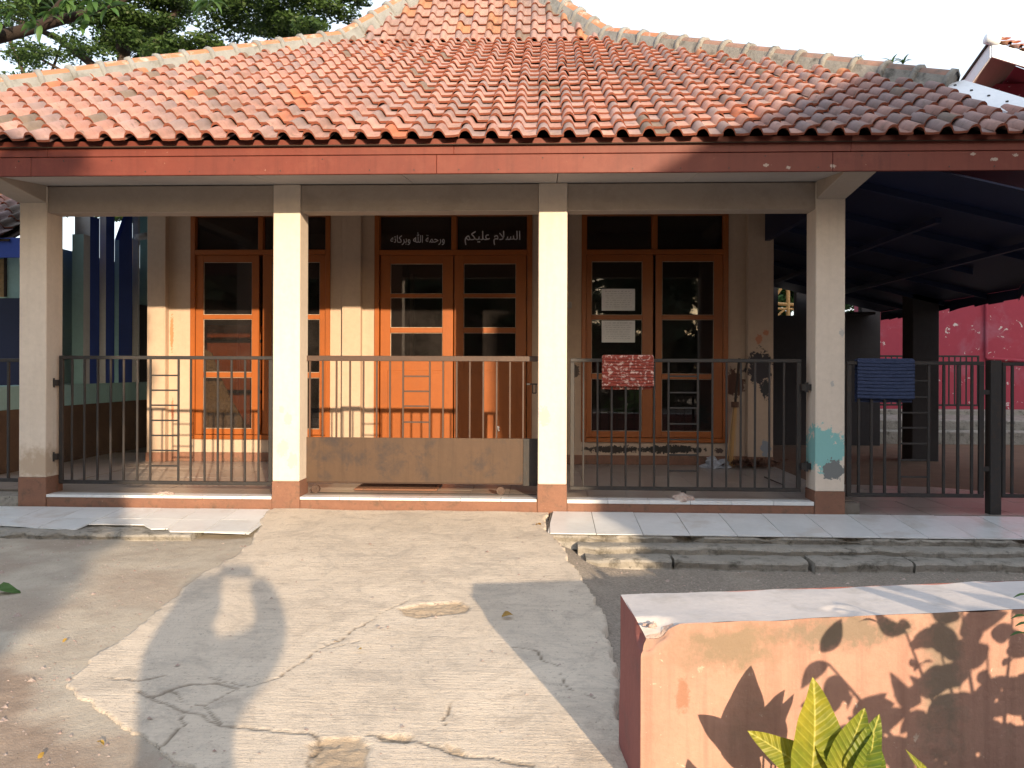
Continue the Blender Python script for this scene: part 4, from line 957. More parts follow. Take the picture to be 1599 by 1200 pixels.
specs = [((1262, 1245), (1279, 1066), 0, .1), ((1318, 1225), (1262, 1120), 1, .5), ((1305, 1225), (1352, 1108), 2, -.3), ((1330, 1240), (1372, 1125), 3, -.5), ((1345, 1245), (1368, 1150), 0, -.2),
         ((1275, 1215), (1184, 1148), 1, .2), ((1300, 1250), (1235, 1190), 2, .3), ((1330, 1280), (1395, 1230), 1, 0), ((1465, 1290), (1436, 1172), 3, .8)]
for (b_, t_, k, rl) in specs:
    b0 = at(*b_, YP+random.uniform(-.03, .03)); t0 = at(*t_, YP-.02+random.uniform(-.04, .06)); place_leaf(lv[k], yp, b0, t0, rl, face=Vector((.1, -1, .15)))
    MB().tube(root+Vector((random.uniform(-.03, .03), 0, 0)), b0+(t0-b0)*.03, .006, 6, .004).build('stalk', M['leaf_yellow'], yp)
# canna-like shadow leaves just left of it are low leaves below the frame
for (b_, t_, k, rl) in (((1180, 1330), (1110, 1255), 1, .3), ((1230, 1340), (1195, 1240), 2, 0)):
    b0 = at(*b_, 2.25); t0 = at(*t_, 2.22); place_leaf(lv[k], yp, b0, t0, rl, face=Vector((.1, -1, .15))); MB().tube(root, b0, .005, 6, .004).build('stalk', M['leaf_yellow'], yp)
sh = thing('leafy_shrub', 'dark green broad-leaved shrub at the right end of the planter wall', 'shrub')
lg_ = [leaf_mesh('leaf', 1, .27, M['leaf_big'], .3, .25, 8, .05, s) for s in range(3)]
rs = random.Random(5); rootS = Vector((1.85, 1.75, -.35))
tops = [Vector((1.32, 1.72, .44)), Vector((1.45, 1.62, .30)), Vector((1.62, 1.7, .55)), Vector((1.5, 1.8, .12)), Vector((1.8, 1.6, .5)), Vector((2.0, 1.8, .6)), Vector((2.2, 1.7, .5)), Vector((1.75, 1.9, .2)), Vector((1.62, 1.6, -.02)), Vector((2.4, 1.8, .4)), Vector((2.1, 1.5, .1)), Vector((1.9, 1.5, .75)), Vector((2.3, 2.0, .8)), Vector((1.75, 1.55, .32)), Vector((1.95, 1.6, .25)), Vector((2.15, 1.65, .3)), Vector((1.72, 1.7, .02)), Vector((1.9, 1.85, .0)), Vector((2.0, 1.55, .5))]
for tp in tops:
    MB().tube(rootS, rootS.lerp(tp, .55)+Vector((.05, 0, .05)), .012, 6, .009).tube(rootS.lerp(tp, .55)+Vector((.05, 0, .05)), tp, .009, 6, .004).build('stem', M['bark'], sh)
    for i in range(15):
        b0 = rootS.lerp(tp, .35+.05*i); a_ = rs.uniform(0, 6.28); L = rs.uniform(.12, .19)
        place_leaf(lg_[i % 3], sh, b0, b0+Vector((math.cos(a_), math.sin(a_)*.5, rs.uniform(-.6, .6)))*L, 0, face=Vector((rs.uniform(-.6, .6), -1, rs.uniform(-.5, .6))))
for px, py, Y, s in ((1594, 958, 2.2, 1), (1598, 925, 2.25, 1), (1592, 985, 2.2, 1), (1600, 970, 2.15, 1)):
    t0 = at(px-14, py, Y); b0 = at(px+28, py+12, Y); place_leaf(lg_[s], sh, b0, t0, .3)
# fern tuft growing from the right ridge
fn = thing('fern_tuft', 'small fern sprouting from the right roof ridge', 'fern'); fl_ = leaf_mesh('frond', 1, .10, M['leaf_big'], .5, .2, 8, .0, 1)
for px in (1393, 1411, 1345):
    Y = 7.75 if px < 1400 else 7.65
    c = at(px, 101 if px > 1350 else 90, Y)
    for i in range(9 if px > 1350 else 5):
        a_ = i*.7; place_leaf(fl_, fn, c, c+Vector((math.cos(a_)*.07, math.sin(a_)*.06, .06+.03*math.sin(i*2)))*(1 if px > 1350 else .5), 0, 'frond')
# fallen leaves on path and ground
def gz(x, y): return float(path_z(y))+.012
dl = [leaf_mesh('fallen_leaf', 1, .3, M['leaf_dry'], .2, .3, 5, .2, s) for s in range(3)]; dg_ = leaf_mesh('fallen_leaf', 1, .3, M['leaf_big'], .2, .3, 5, .2, 4)
FL = [(-6, 922, 22, .14, 1, 'green fallen leaf on the ground at the left edge'), (98, 1003, 95, .04, 0, 'small yellow fallen leaf on the dirt left of the path'), (163, 1163, 160, .035, 0, 'tiny orange fallen leaf on the dirt at lower left'),
      (530, 1007, 526, .03, 0, 'tiny yellow fallen leaf in the middle of the path'), (560, 1018, 570, .04, 0, 'thin yellow fallen leaf on the path, beside a tiny one'), (784, 966, 800, .06, 0, 'thin brown straw lying in the planter shadow on the path'),
      (60, 1185, 68, .05, 0, 'dry fallen leaf near the bottom left corner'), (1240, 884, 1290, .2, 0, 'long dry leaf lying on the soil before the kerb'), (845, 822, 850, .07, 0, 'curled brown leaf where the path meets the apron corner')]
for i, (x, y, x2, s, gcol, lab) in enumerate(FL):
    z = -.17 if x < 200 else (-.2 if x > 1000 else -.1)
    b0 = onz(x, y, z)
    if 200 <= x <= 1000: q = pz(x, y); b0 = Vector((q[0], q[1], gz(*q)))
    else:
        ix = np.argmin(abs(xs-b0.x)); iy = np.argmin(abs(ys-b0.y)); b0 = onz(x, y, float(soilz[iy, ix])+.012)
    o = place_leaf(dg_ if gcol else dl[i % 3], None, b0, b0+Vector((s*math.cos(i*1.3), s*math.sin(i*1.3)*.6, .01)), .3, 'fallen_leaf'); tag(o, lab, 'leaf', 'fallen leaves')
# loose grit on the dirt: one scatter
rg2 = np.random.default_rng(3); n = 5200
gx = rg2.uniform(-4.5, 3.6, n); gy = rg2.uniform(2.3, 5.75, n)
ii = np.clip(np.searchsorted(ys, gy), 1, len(ys)-1); jj = np.clip(np.searchsorted(xs, gx), 1, len(xs)-1)
onp = inside(gx, gy, POLY); gzz = np.where(onp, path_z(gy)+.004, soilz[ii, jj]); keepm = (~onp) | (rg2.random(n) < .12); keepm &= ~((gx > .25) & (gy < 3.3) & (gx > .27+(gy-2.5)*0)) | (gx < .25)
gx, gy, gzz = gx[keepm], gy[keepm], gzz[keepm]; n = len(gx); s = rg2.gamma(1.6, .0028, n)+.0018
oc = np.array([(1, 0, 0), (-.5, .87, 0), (-.5, -.87, 0), (.2, .1, .8)]); rot = rg2.uniform(0, 6.28, n)
ca, sa = np.cos(rot), np.sin(rot); V = np.empty((n, 4, 3))
for k in range(4):
    x, y, z = oc[k]; V[:, k, 0] = gx+(x*ca-y*sa)*s; V[:, k, 1] = gy+(x*sa+y*ca)*s*.8; V[:, k, 2] = gzz+z*s*.8-.0005
F_ = (np.arange(n)[:, None, None]*4+np.array([(0, 1, 3), (1, 2, 3), (2, 0, 3)])[None]).reshape(-1, 3)
tag(npmesh('gravel', V.reshape(-1, 3), F_, M['rubble'], None, False, 3), kind='stuff')

# trees -------------------------------------------------------
def leaf_cloud(name, centers, radii, dens, size, mat, parent, seed=1, aspect=.45):
    rg = np.random.default_rng(seed); P = []
    for c, r, n in zip(centers, radii, dens):
        d = rg.normal(size=(n, 3)); d /= np.linalg.norm(d, axis=1)[:, None]; rr = rg.random(n)**.45
        P.append(np.array(c)+d*rr[:, None]*np.array(r))
    P = np.concatenate(P); n = len(P)
    a = rg.normal(size=(n, 3)); a[:, 2] *= .5; a /= np.linalg.norm(a, axis=1)[:, None]
    b = np.cross(a, rg.normal(size=(n, 3))); b /= np.linalg.norm(b, axis=1)[:, None]
    s = size*(.6+.8*rg.random(n))[:, None]; V = np.stack([P-a*s, P-b*s*aspect, P+a*s, P+b*s*aspect], 1).reshape(-1, 3)
    return npmesh(name, V, np.arange(4*n).reshape(-1, 4), mat, parent)
def limb(mb, pts, r0, r1, n=8):
    for i, (a_, b_) in enumerate(zip(pts[:-1], pts[1:])):
        k = len(pts)-1; mb.tube(a_, b_, r0+(r1-r0)*i/k, n, r0+(r1-r0)*(i+1)/k, cap=False)
def bg_tree(label, Y, trunks, clumps, size, seed, mat):
    t = thing('broadleaf_tree', label, 'tree')
    mb = MB()
    for pts, r0, r1 in trunks: limb(mb, [at(x, y, Y+dy) for x, y, dy in pts], r0, r1)
    mb.build('trunk', M['bark'], t, smooth=True)
    cs, rs_, ns = [], [], []; rnd = random.Random(seed)
    for x, y, rp, n in clumps:
        Yk = Y+rnd.uniform(-1.6, 1.6); c = at(x, y, Yk); r = rp*Yk/FOC
        for q in range(7):   # sub clumps, flattened like a layered crown
            a_ = rnd.uniform(0, 6.28); f = rnd.uniform(.2, .9); cs.append((c.x+math.cos(a_)*r*f, c.y+math.sin(a_)*r*f, c.z+rnd.uniform(-.9, .9)*r*.75)); rs_.append((r*.62, r*.62, r*.2)); ns.append(max(20, int(n/4)))
    leaf_cloud('crown', cs, rs_, ns, size, mat, t, seed)
    return t
bg_tree('feathery dark green tree behind the left slope of the roof', 15.5,
        [([(205, 330, 0), (197, 120, 0), (185, 0, .2), (170, -160, .4)], .17, .09), ([(200, 150, 0), (260, 40, .3), (330, -60, .5)], .09, .04), ([(196, 140, 0), (90, 60, .4), (-20, 10, .6)], .09, .03), ([(230, 90, 0), (310, 60, .5), (375, 30, .8)], .04, .02),
         ([(30, 330, 0), (40, 120, 0), (5, 40, .2)], .05, .03), ([(60, 330, 0), (75, 130, 0), (100, 60, .2)], .04, .02), ([(150, 140, 0), (60, 90, 0), (0, 80, .2)], .03, .02)],
        [(120, -30, 95, 4200), (230, 20, 70, 3600), (300, 60, 55, 2600), (340, -10, 85, 3800), (430, 10, 62, 2600), (480, 20, 50, 1700), (530, 0, 46, 1500), (560, -30, 50, 1400), (400, -90, 120, 3600), (240, -110, 130, 4200), (60, -120, 130, 3600), (20, -20, 80, 2200), (150, 90, 45, 1300), (250, 95, 40, 1200), (200, 60, 50, 1800), (20, 110, 50, 500), (80, 110, 45, 380), (-80, 40, 90, 1800), (-60, -90, 120, 2600), (440, 40, 35, 800), (120, 50, 50, 900), (60, 30, 60, 1300), (170, 40, 50, 1300), (20, 60, 45, 600), (260, 20, 50, 1500)], .042, 4, M['leaf'])
bg_tree('dark tree behind the blue striped building', 19, [([(200, 600, 0), (205, 400, 0), (230, 330, .2)], .15, .08)], [(190, 320, 40, 900), (230, 330, 40, 900), (150, 300, 40, 700), (260, 290, 60, 900), (100, 290, 60, 900)], .06, 8, M['leaf'])
fr = thing('frangipani_tree', 'frangipani with a thick bare limb and big leaves at the top left', 'tree')
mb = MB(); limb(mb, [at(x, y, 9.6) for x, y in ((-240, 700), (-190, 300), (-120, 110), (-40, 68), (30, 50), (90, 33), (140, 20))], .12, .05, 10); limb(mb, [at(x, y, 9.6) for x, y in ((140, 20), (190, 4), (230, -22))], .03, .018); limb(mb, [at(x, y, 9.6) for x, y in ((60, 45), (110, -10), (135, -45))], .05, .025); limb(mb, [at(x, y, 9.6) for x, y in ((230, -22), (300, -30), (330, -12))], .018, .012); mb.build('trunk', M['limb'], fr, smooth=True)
fl3 = [leaf_mesh('leaf', 1, .17, M['leaf_big'], .35, .2, 6, .04, s) for s in range(3)]
rs = random.Random(9)
for cx, cy, n in ((110, 2, 16), (135, 22, 14), (125, 45, 9), (60, -5, 12), (40, 5, 8), (330, -2, 9), (322, 8, 6), (170, 8, 8), (20, 18, 6), (80, 20, 10), (-5, 30, 8), (60, 38, 8), (150, 0, 10)):
    c = at(cx, cy, 9.4)
    for i in range(n):
        a_ = rs.uniform(0, 6.28); d = Vector((math.cos(a_), rs.uniform(-.8, .3), math.sin(a_)*.8-.15)).normalized()*rs.uniform(.13, .24); b0 = c+Vector((rs.uniform(-.04, .04), 0, rs.uniform(-.04, .04)))
        place_leaf(fl3[i % 3], fr, b0, b0+d, rs.uniform(-.5, .5))
for px, py in ((150, 55), (156, 50), (304, 24), (308, 28), (153, 60)):
    c = at(px, py, 9.3)
    for i in range(4):
        a_ = i*1.57; place_leaf(fl3[0], fr, c, c+Vector((math.cos(a_)*.035, -.01, math.sin(a_)*.035)), 0, 'blossom').data = fl3[0]
# ------------------------------------------------------------------ blue striped building on the left
bb = thing('blue_striped_building', 'building with tall blue and grey vertical fins behind the left end of the veranda', 'building')
XB = -5.45
def fin(pf0, ppx, pback, ztp, mf, ms, slant=0.):
    """front face seen from px pf0 to ppx, side face from ppx to pback; right face lies on X = XB"""
    s = (ppx-850)/FOC; Yf = XB/s; Yb = XB/((pback-850)/FOC); xl = (pf0-850)/FOC*Yf; zt = ZA(ztp, Yf, ppx)
    mb = MB(); f = lambda z: z
    vs = [(xl, Yf, -.1), (XB, Yf, -.1), (XB, Yb, -.1), (xl, Yb, -.1), (xl, Yf, zt), (XB, Yf, zt), (XB, Yb, zt+slant), (xl, Yb, zt+slant)]
    mb.add(vs, [(0, 1, 5, 4)], 0); mb.add(vs, [(1, 2, 6, 5), (2, 3, 7, 6), (3, 0, 4, 7), (4, 5, 6, 7)], 1)
    mb.build('fin', [mf, ms], bb)
fin(96, 114.5, 125, 366, M['teal'], M['fin_grey'], .0)
fin(100, 125.2, 140.5, 337, M['fin_grey'], M['blue'], .0)
fin(140.8, 151.2, 165, 331, M['fin_grey'], M['blue'], .2)
fin(165.3, 172.5, 194, 375, M['cyan'], M['blue'], .55)
fin(194.3, 203.5, 206, 336, M['fin_grey'], M['fin_grey'], 0)
fin(206.2, 223.5, 240, 338, M['teal'], M['blue'], -.1)
box('wall', M['teal'], bb, -9, XB-.35, 9.2, 17, -.1, 2.6, 0)
box('dado', M['teal'], bb, XB-.3, XB+.03, 7.6, 12, ZA(632, 9.2, 150), ZA(600, 9.2, 150), .003)
box('dado', M['dirtstep'], bb, XB-.3, XB+.025, 7.6, 12, -.1, ZA(632, 9.2, 150)-.0005, .003)['label'] = 'dirt-brown lower dado'
box('wall', M['darkwall'], bb, XB-.35, XB-.0, 10.6, 12.6, ZA(600, 9.2, 150)+.001, ZA(470, 10, 180), 0)
mb = MB().tube(at(214, 371, 10.0), at(240, 367, 10.3), .045, 12); mb.build('pipe', M['fin_grey'], bb, smooth=True)
pas = MB().box(XB+.03, -4.44, 6.85, 13, -.2, FZ-.01).build('side_passage', M['grout'], None); tag(pas, kind='structure')
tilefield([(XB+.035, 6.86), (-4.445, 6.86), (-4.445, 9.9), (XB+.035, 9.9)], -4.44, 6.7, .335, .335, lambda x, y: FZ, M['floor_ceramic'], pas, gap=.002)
ls = MB().box(-8.5, -4.43, 6.6, 6.85, -.2, FZ-.02).build('side_ledge', M['kerb'], None); tag(ls, kind='structure')
# neighbour at far left seen past the first column
nh = thing('neighbour_house', 'teal house with blue fascia and old tiled roof at the far left edge', 'house')
YN = 8.6
box('wall', M['teal'], nh, XA(-400, YN), XA(60, YN)-.0, YN, YN+.2, .2, ZA(400, YN, 15), 0)
box('window_shutter', M['wicker'], nh, XA(-60, YN), XA(8, YN), YN-.02, YN-.001, ZA(464, YN, 5), ZA(405, YN, 5), .003)
box('window_post', M['bark'], nh, XA(8, YN)+.001, XA(11, YN), YN-.025, YN-.001, ZA(464, YN, 5), ZA(400, YN, 5), 0)
box('low_wall', M['navy'], nh, XA(-400, YN), XA(62, YN), YN-.12, YN-.03, .1+.5, ZA(466, YN-.1, 15), 0)
box('low_wall', M['teal'], nh, XA(-400, YN), XA(62, YN), YN-.13, YN-.03, ZA(648, YN, 15), .599, 0)
box('dado', M['dirtstep'], nh, XA(-400, YN), XA(62, YN), YN-.14, YN-.03, -.2, ZA(648, YN, 15)-.001, 0)
box('fascia_board', M['blue'], nh, XA(-500, YN-.4), XA(62, YN-.4), YN-.42, YN-.4, ZA(403, YN-.4, 15), ZA(372, YN-.4, 15), .003)
zf = ZA(371, YN-.45, 15)
for r in range(7):
    for k in range(26):
        X = -7.6+k*TW
        mtx = Matrix.Translation((X, YN-.47+r*TL*math.cos(.5), zf+r*TL*math.sin(.5))) @ Matrix.Rotation(.5, 4, 'X') @ Matrix.Rotation(random.gauss(0, .02), 4, 'Z')
        if X+TW < -5.55: o = bpy.data.objects.new('roof_tile', tmesh[random.choice((0, 2, 3, 5))]); COL.objects.link(o); o.parent = nh; o.matrix_local = mtx
MB().hexa([(-9, YN-.44, zf-.04), (-5.6, YN-.44, zf-.04), (-5.6, YN+2.2, zf+1.36), (-9, YN+2.2, zf+1.36), (-9, YN-.44, zf-.02), (-5.6, YN-.44, zf-.02), (-5.6, YN+2.2, zf+1.38), (-9, YN+2.2, zf+1.38)]).build('roof_deck', M['deck'], nh)

# ------------------------------------------------------------------ blue canopy and court at the right
cn = thing('canopy', 'dark blue sheet canopy over the court right of the building', 'canopy')
def cz(x): return 2.72-.24*(x-2.5)
poly = [(2.5, 5.98), (4.2, 5.98), (4.55, 7.5), (5.2, 9.0), (5.2, 12.6), (2.5, 12.6)]
n_ = len(poly); vs = [(x, y, cz(x)) for x, y in poly]+[(x, y, cz(x)+.015) for x, y in poly]
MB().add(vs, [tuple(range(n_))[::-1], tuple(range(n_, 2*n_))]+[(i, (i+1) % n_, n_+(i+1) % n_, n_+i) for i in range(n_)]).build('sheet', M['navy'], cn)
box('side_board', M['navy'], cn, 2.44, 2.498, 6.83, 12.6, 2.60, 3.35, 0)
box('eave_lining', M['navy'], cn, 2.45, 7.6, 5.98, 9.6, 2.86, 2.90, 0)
# turned-down valance pieces along the right edge
for (x0, y0), (x1, y1) in zip(poly[1:4], poly[2:5]):
    k = max(1, int(math.hypot(x1-x0, y1-y0)/.3))
    for i in range(k):
        a_ = Vector((x0+(x1-x0)*i/k, y0+(y1-y0)*i/k, 0)); b_ = Vector((x0+(x1-x0)*(i+1)/k, y0+(y1-y0)*(i+1)/k, 0)); dr = .10+.05*random.random()
        MB().hexa([(a_.x, a_.y, cz(a_.x)-dr), (b_.x, b_.y, cz(b_.x)-dr-.03*random.random()), (b_.x+.01, b_.y, cz(b_.x)-dr), (a_.x+.01, a_.y, cz(a_.x)-dr), (a_.x, a_.y, cz(a_.x)-.001), (b_.x, b_.y, cz(b_.x)-.001), (b_.x+.01, b_.y, cz(b_.x)-.001), (a_.x+.01, a_.y, cz(a_.x)-.001)]).build('valance', M['navy'], cn)
for y in (6.6, 7.6, 8.6, 9.6, 10.6, 11.6):
    xe = 4.25 if y < 7.5 else (4.5 if y < 8.9 else 5.19)
    MB().hexa([(2.52, y, cz(2.52)-.06), (xe, y, cz(xe)-.06), (xe, y+.04, cz(xe)-.06), (2.52, y+.04, cz(2.52)-.06), (2.52, y, cz(2.52)-.001), (xe, y, cz(xe)-.001), (xe, y+.04, cz(xe)-.001), (2.52, y+.04, cz(2.52)-.001)]).build('purlin', M['navy'], cn)
for x in (3.3, 4.1): MB().hexa([(x, 6.9, cz(x)-.11), (x+.05, 6.9, cz(x)-.11), (x+.05, 12.5, cz(x)-.12), (x, 12.5, cz(x)-.12), (x, 6.9, cz(x)-.065), (x+.05, 6.9, cz(x)-.065), (x+.05, 12.5, cz(x)-.065), (x, 12.5, cz(x)-.065)]).build('rafter', M['navy'], cn)
# canopy posts (far)
YQ = 10.6
for (p0, p1) in ((1425, 1467), ):
    box('canopy_post', M['darkwall'], cn, XA(p0, YQ), XA(p1, YQ), YQ, YQ+.3, -.1, cz(XA(p0, YQ)), .01)
# court floor and raised terrace
cf = MB().box(2.57, 9.5, 6.61, 20, -.25, -.008).build('court_floor', M['dirtstep'], None); tag(cf, kind='structure')
tilefield([(2.58, 6.62), (6.4, 6.62), (3.9, 8.2), (2.58, 8.4)], azp(922.5, 796)[0], 6.62, .344, .344, lambda x, y: .0, M['floor_ceramic'], cf, gap=.003)
tr_ = MB().box(XA(1300, 13.5), 14, 13.4, 20, -.2, .36).box(XA(1300, 13.1), 14, 13.1, 13.399, -.2, .20).build('terrace', M['kerb'], None, .02); tag(tr_, kind='structure')
# dark back wall with an opening showing bamboo and greenery
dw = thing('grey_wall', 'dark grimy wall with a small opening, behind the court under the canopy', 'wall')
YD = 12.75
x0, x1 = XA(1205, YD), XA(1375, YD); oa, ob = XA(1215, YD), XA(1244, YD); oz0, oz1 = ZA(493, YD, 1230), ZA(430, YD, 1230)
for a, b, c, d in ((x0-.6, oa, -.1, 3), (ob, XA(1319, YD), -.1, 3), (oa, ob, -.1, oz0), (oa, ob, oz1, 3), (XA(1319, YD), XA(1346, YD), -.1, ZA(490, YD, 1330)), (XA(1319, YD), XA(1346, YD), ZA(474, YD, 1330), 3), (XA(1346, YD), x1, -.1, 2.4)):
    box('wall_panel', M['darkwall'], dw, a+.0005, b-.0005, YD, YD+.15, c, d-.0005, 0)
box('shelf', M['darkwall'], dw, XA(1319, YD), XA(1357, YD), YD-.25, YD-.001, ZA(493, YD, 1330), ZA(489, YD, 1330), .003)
bf = thing('bamboo_frame', 'sunlit bamboo frame seen through the small opening in the dark wall', 'frame')
YB = 14.6
for (a, b, r) in (((1231, 428), (1231, 500), .035), ((1205, 474), (1262, 478), .03), ((1205, 482), (1262, 484), .022), ((1212, 462), (1232, 434), .025), ((1212, 495), (1233, 478), .02), ((1200, 520), (1270, 520), .03), ((1231, 500), (1231, 620), .035)):
    MB().tube(at(*a, YB), at(*b, YB), r, 8).build('bamboo_pole', M['bamboo'], bf)
bg_tree('bushy greenery behind the bamboo frame', 18.5, [([(1230, 640, 0), (1232, 480, 0)], .1, .05)], [(1220, 450, 45, 1600), (1250, 470, 45, 1600), (1230, 500, 45, 1600), (1320, 480, 30, 500)], .07, 12, M['leaf_big'])
# far railing on the terrace
YT = 13.45
z1_, z0_ = ZA(555, YT, 1400), ZA(634, YT, 1400)
fr_ = rail_gate('railing', 'thin black railing on the terrace in front of the crimson wall', XA(1372, YT), XA(1530, YT), z1_, z0_, YT, [XA(x, YT) for x in range(1384, 1528, 9)], None, [], M['iron'], tr=.03, side=.03, bt=.02); fr_['category'] = 'railing'
# ------------------------------------------------------------------ crimson building at the right
rb = thing('crimson_building', 'two-storey crimson building with peeling wall and white gable boards at the right', 'building')
YK = 15.5
mb = MB().box(XA(1340, YK), 22, YK, YK+.2, .36, 6.6); mb.build('wall', M['pinkwall'], rb)
MB().tube(at(1541, 405, YK-.04), at(1541, 560, YK-.04), .03, 8).tube(at(1541, 560, YK-.04), at(1640, 566, YK-.04), .03, 8).build('conduit', M['pinkwall'], rb)
box('plinth', M['kerb'], rb, XA(1340, YK), 22, YK-.5, YK-.001, .3, ZA(641, YK-.5, 1450), .01)
YV = 14.2
A0 = at(1549, 67, YV); D0 = at(1493, 150, YV+2.2); E0 = at(1700, 124, YV)
def board(p, q, h, th, name, mat):
    p, q = Vector(p), Vector(q); d = (q-p).normalized(); n_ = d.cross(Vector((0, 0, 1))).normalized()*th
    dn = Vector((0, 0, -h)); return MB().hexa([p+dn, q+dn, q+dn+n_, p+dn+n_, p, q, q+n_, p+n_]).build(name, mat, rb, .003)
D1 = Vector((A0.x-.35, YV+2.6, A0.z-1.1)); 
D1 = at(1478, 166, YV+1.2)
board(A0, at(1750, 128, YV-.2), .26, .03, 'barge_board', M['white'])
board(D1, A0+Vector((0, .0, 0)), .26, .03, 'barge_board', M['white'])
# soffit behind the boards
q1 = at(1750, 128, YV-.2); I0 = at(1550, 86, YV); I1 = at(1587, 103, YV+1.1); I2 = at(1520, 190, YV+2.3); I3 = at(1478, 190, YV+1.2)
MB().add([I0, I1, I2, I3], [(0, 1, 2, 3)]).add([I0, at(1750, 160, YV-.2), at(1770, 170, YV+1.), I1], [(0, 1, 2, 3)]).build('soffit', M['soffit_brown'], rb)
MB().add([I1+Vector((0, .02, 0)), at(1770, 170, YV+1.0)+Vector((0, .02, 0)), at(1770, 400, YV+1.0), at(1500, 400, YV+2.3), I2+Vector((0, .02, 0))], [(0, 1, 2, 3, 4)]).build('gable_wall', M['pinkwall'], rb)
up = Vector((0, .0, .03)); q2 = q1+Vector((0, 2, 1.2)); p2 = A0+Vector((.6, 2.2, 1.0))
mb = MB().add([A0+up, q1+up, q2+up, A0+Vector((1.5, 2.4, .9))+up], [(0, 1, 2, 3)]); 
e1 = (q1-A0).normalized(); 
for r in range(5):
    for k in range(18):
        m3 = Matrix.Translation(A0+e1*(.08+k*TW)+Vector((r*.13, r*.2, .02+r*.08))) @ Matrix.Rotation(-math.asin(-e1.z)*1.0, 4, 'Y') @ Matrix.Rotation(.45, 4, 'X')
        o = bpy.data.objects.new('roof_tile', tmesh[random.choice((0, 1, 4, 4))]); COL.objects.link(o); o.parent = rb; o.matrix_local = m3
mb.build('roof_deck', M['deck'], rb)
dk = board(D1+Vector((0, 0, .03)), A0+Vector((0, 0, .035)), .05, .06, 'roof_edge', M['bark'])
MB().tube(A0+Vector((-.12, -.03, .05)), A0+Vector((.10, -.03, .02)), .085, 14).build('ridge_end', M['white'], rb, smooth=True)

# ------------------------------------------------------------------ behind the camera: long-shadow casters, plus greenery added to block low sky
sv = Vector((.362, -.932, 0)); uv = Vector((.932, .362, 0))
hb = thing('school_block', 'plain gabled school block behind the photographer on the right', 'building')
P0 = Vector((5.30, -6.0, 0))
def W_(a, b, z): q = P0+uv*a+sv*b; return (q.x, q.y, z)
MB().hexa([W_(0, 0, -.5), W_(16, 0, -.5), W_(16, 5, -.5), W_(0, 5, -.5), W_(0, 0, 5.45), W_(16, 0, 5.45), W_(16, 5, 5.45), W_(0, 5, 5.45)]).build('wall', M['planter'], hb)
MB().add([W_(-.05, -.2, 5.451), W_(16.3, -.2, 5.451), W_(8, -.2, 10.0), W_(-.05, 5.2, 5.451), W_(16.3, 5.2, 5.451), W_(8, 5.2, 10.0)], [(0, 1, 2), (5, 4, 3), (0, 2, 5, 3), (1, 4, 5, 2), (0, 3, 4, 1)]).build('roof', TILE_W[0], hb)
for a in (1.2, 3.6, 6.0, 8.4): MB().hexa([W_(a, -.03, .9), W_(a+1.1, -.03, .9), W_(a+1.1, -.001, .9), W_(a, -.001, .9), W_(a, -.03, 2.2), W_(a+1.1, -.03, 2.2), W_(a+1.1, -.001, 2.2), W_(a, -.001, 2.2)]).build('window', M['glass'], hb)
ct = thing('mango_tree', 'dense spreading tree behind the photographer on the left', 'tree')
mb = MB(); limb(mb, [(-1.6, -6.5, -.5), (-1.7, -6.5, 1.3), (-1.5, -6.5, 2.6)], .25, .16); limb(mb, [(-1.6, -6.5, 2.2), (-3, -6.8, 3.6), (-3.6, -6.6, 4.6)], .12, .05); limb(mb, [(-1.5, -6.5, 2.4), (.1, -6.2, 3.8), (.6, -6.2, 4.8)], .12, .05); mb.build('trunk', M['bark'], ct, smooth=True)
cs = []; rr = []; nn = []
rnd = random.Random(4)
for i in range(64):
    x = rnd.uniform(-6.4, .75); z = rnd.uniform(1.1, 5.6); y = rnd.uniform(-7.4, -5.6)
    lim_ = 1.35-abs(-6.0-y)*.0
    x = min(x, lim_+.388*(-6-y)-.62); cs.append((x, y, z)); rr.append((.7, .6, .55)); nn.append(520)
for i in range(26):
    z = 1.0+i%13*.36; y = -5.8-(i//13)*.9; cs.append((1.30+.388*(-6-y)-.45-.25*(i % 2), y, z)); rr.append((.42, .45, .4)); nn.append(520)
for i in range(16): cs.append((.3-.5*(i % 4), -6.1, 2.7+.5*(i//4))); rr.append((.5, .5, .45)); nn.append(520)
leaf_cloud('crown', cs, rr, [n//2 for n in nn], .15, M['leaf_far'], ct, 6, .42)

hd = thing('sky_block_hedge', 'tall row of leaves added unseen behind the photographer to block low sky', 'sky_block_hedge')  # unseen leaf row added to cut low sky light into the veranda
leaf_cloud('crown', [(x, -14+.4*math.sin(x), z) for x in range(-24, 26, 2) for z in (.6, 2.1)], [(1.6, .8, 1.3)]*50, [190]*50, .42, M['leaf_far'], hd, 15, .5)
for i, (x, y, r_, zc, lab) in enumerate(((-7.5, -13, 4.2, 5.5, 'nearest'), (-15, -12, 5, 6.5, 'middle'), (-2.2, -17, 3.6, 6.5, 'slender'), (17.5, -15, 5.5, 7, 'widest'), (7.4, -32, 3.7, 6.8, 'far-off'), (-6, -30, 5, 6.5, 'broad'))):  # unseen trees added to darken the veranda and its glass reflections
    tt = thing('sky_block_tree', lab+' leafy tree added unseen behind the photographer to block low sky', 'tree', 'trees added behind the photographer to block low sky')
    mb = MB(); limb(mb, [(x, y, -.5), (x+.2, y, zc*.5), (x, y, zc)], .3, .15); mb.build('trunk', M['bark'], tt, smooth=True)
    rn = random.Random(i+30); cs2 = [(x+rn.gauss(0, .42)*r_, y+rn.gauss(0, .3)*r_, max(1.2, zc+rn.gauss(-.15, .45)*r_)) for _ in range(34)]
    leaf_cloud('crown', cs2, [(r_*.32, r_*.32, r_*.3)]*34, [190]*34, .40, M['leaf_far'], tt, i+40, .5)

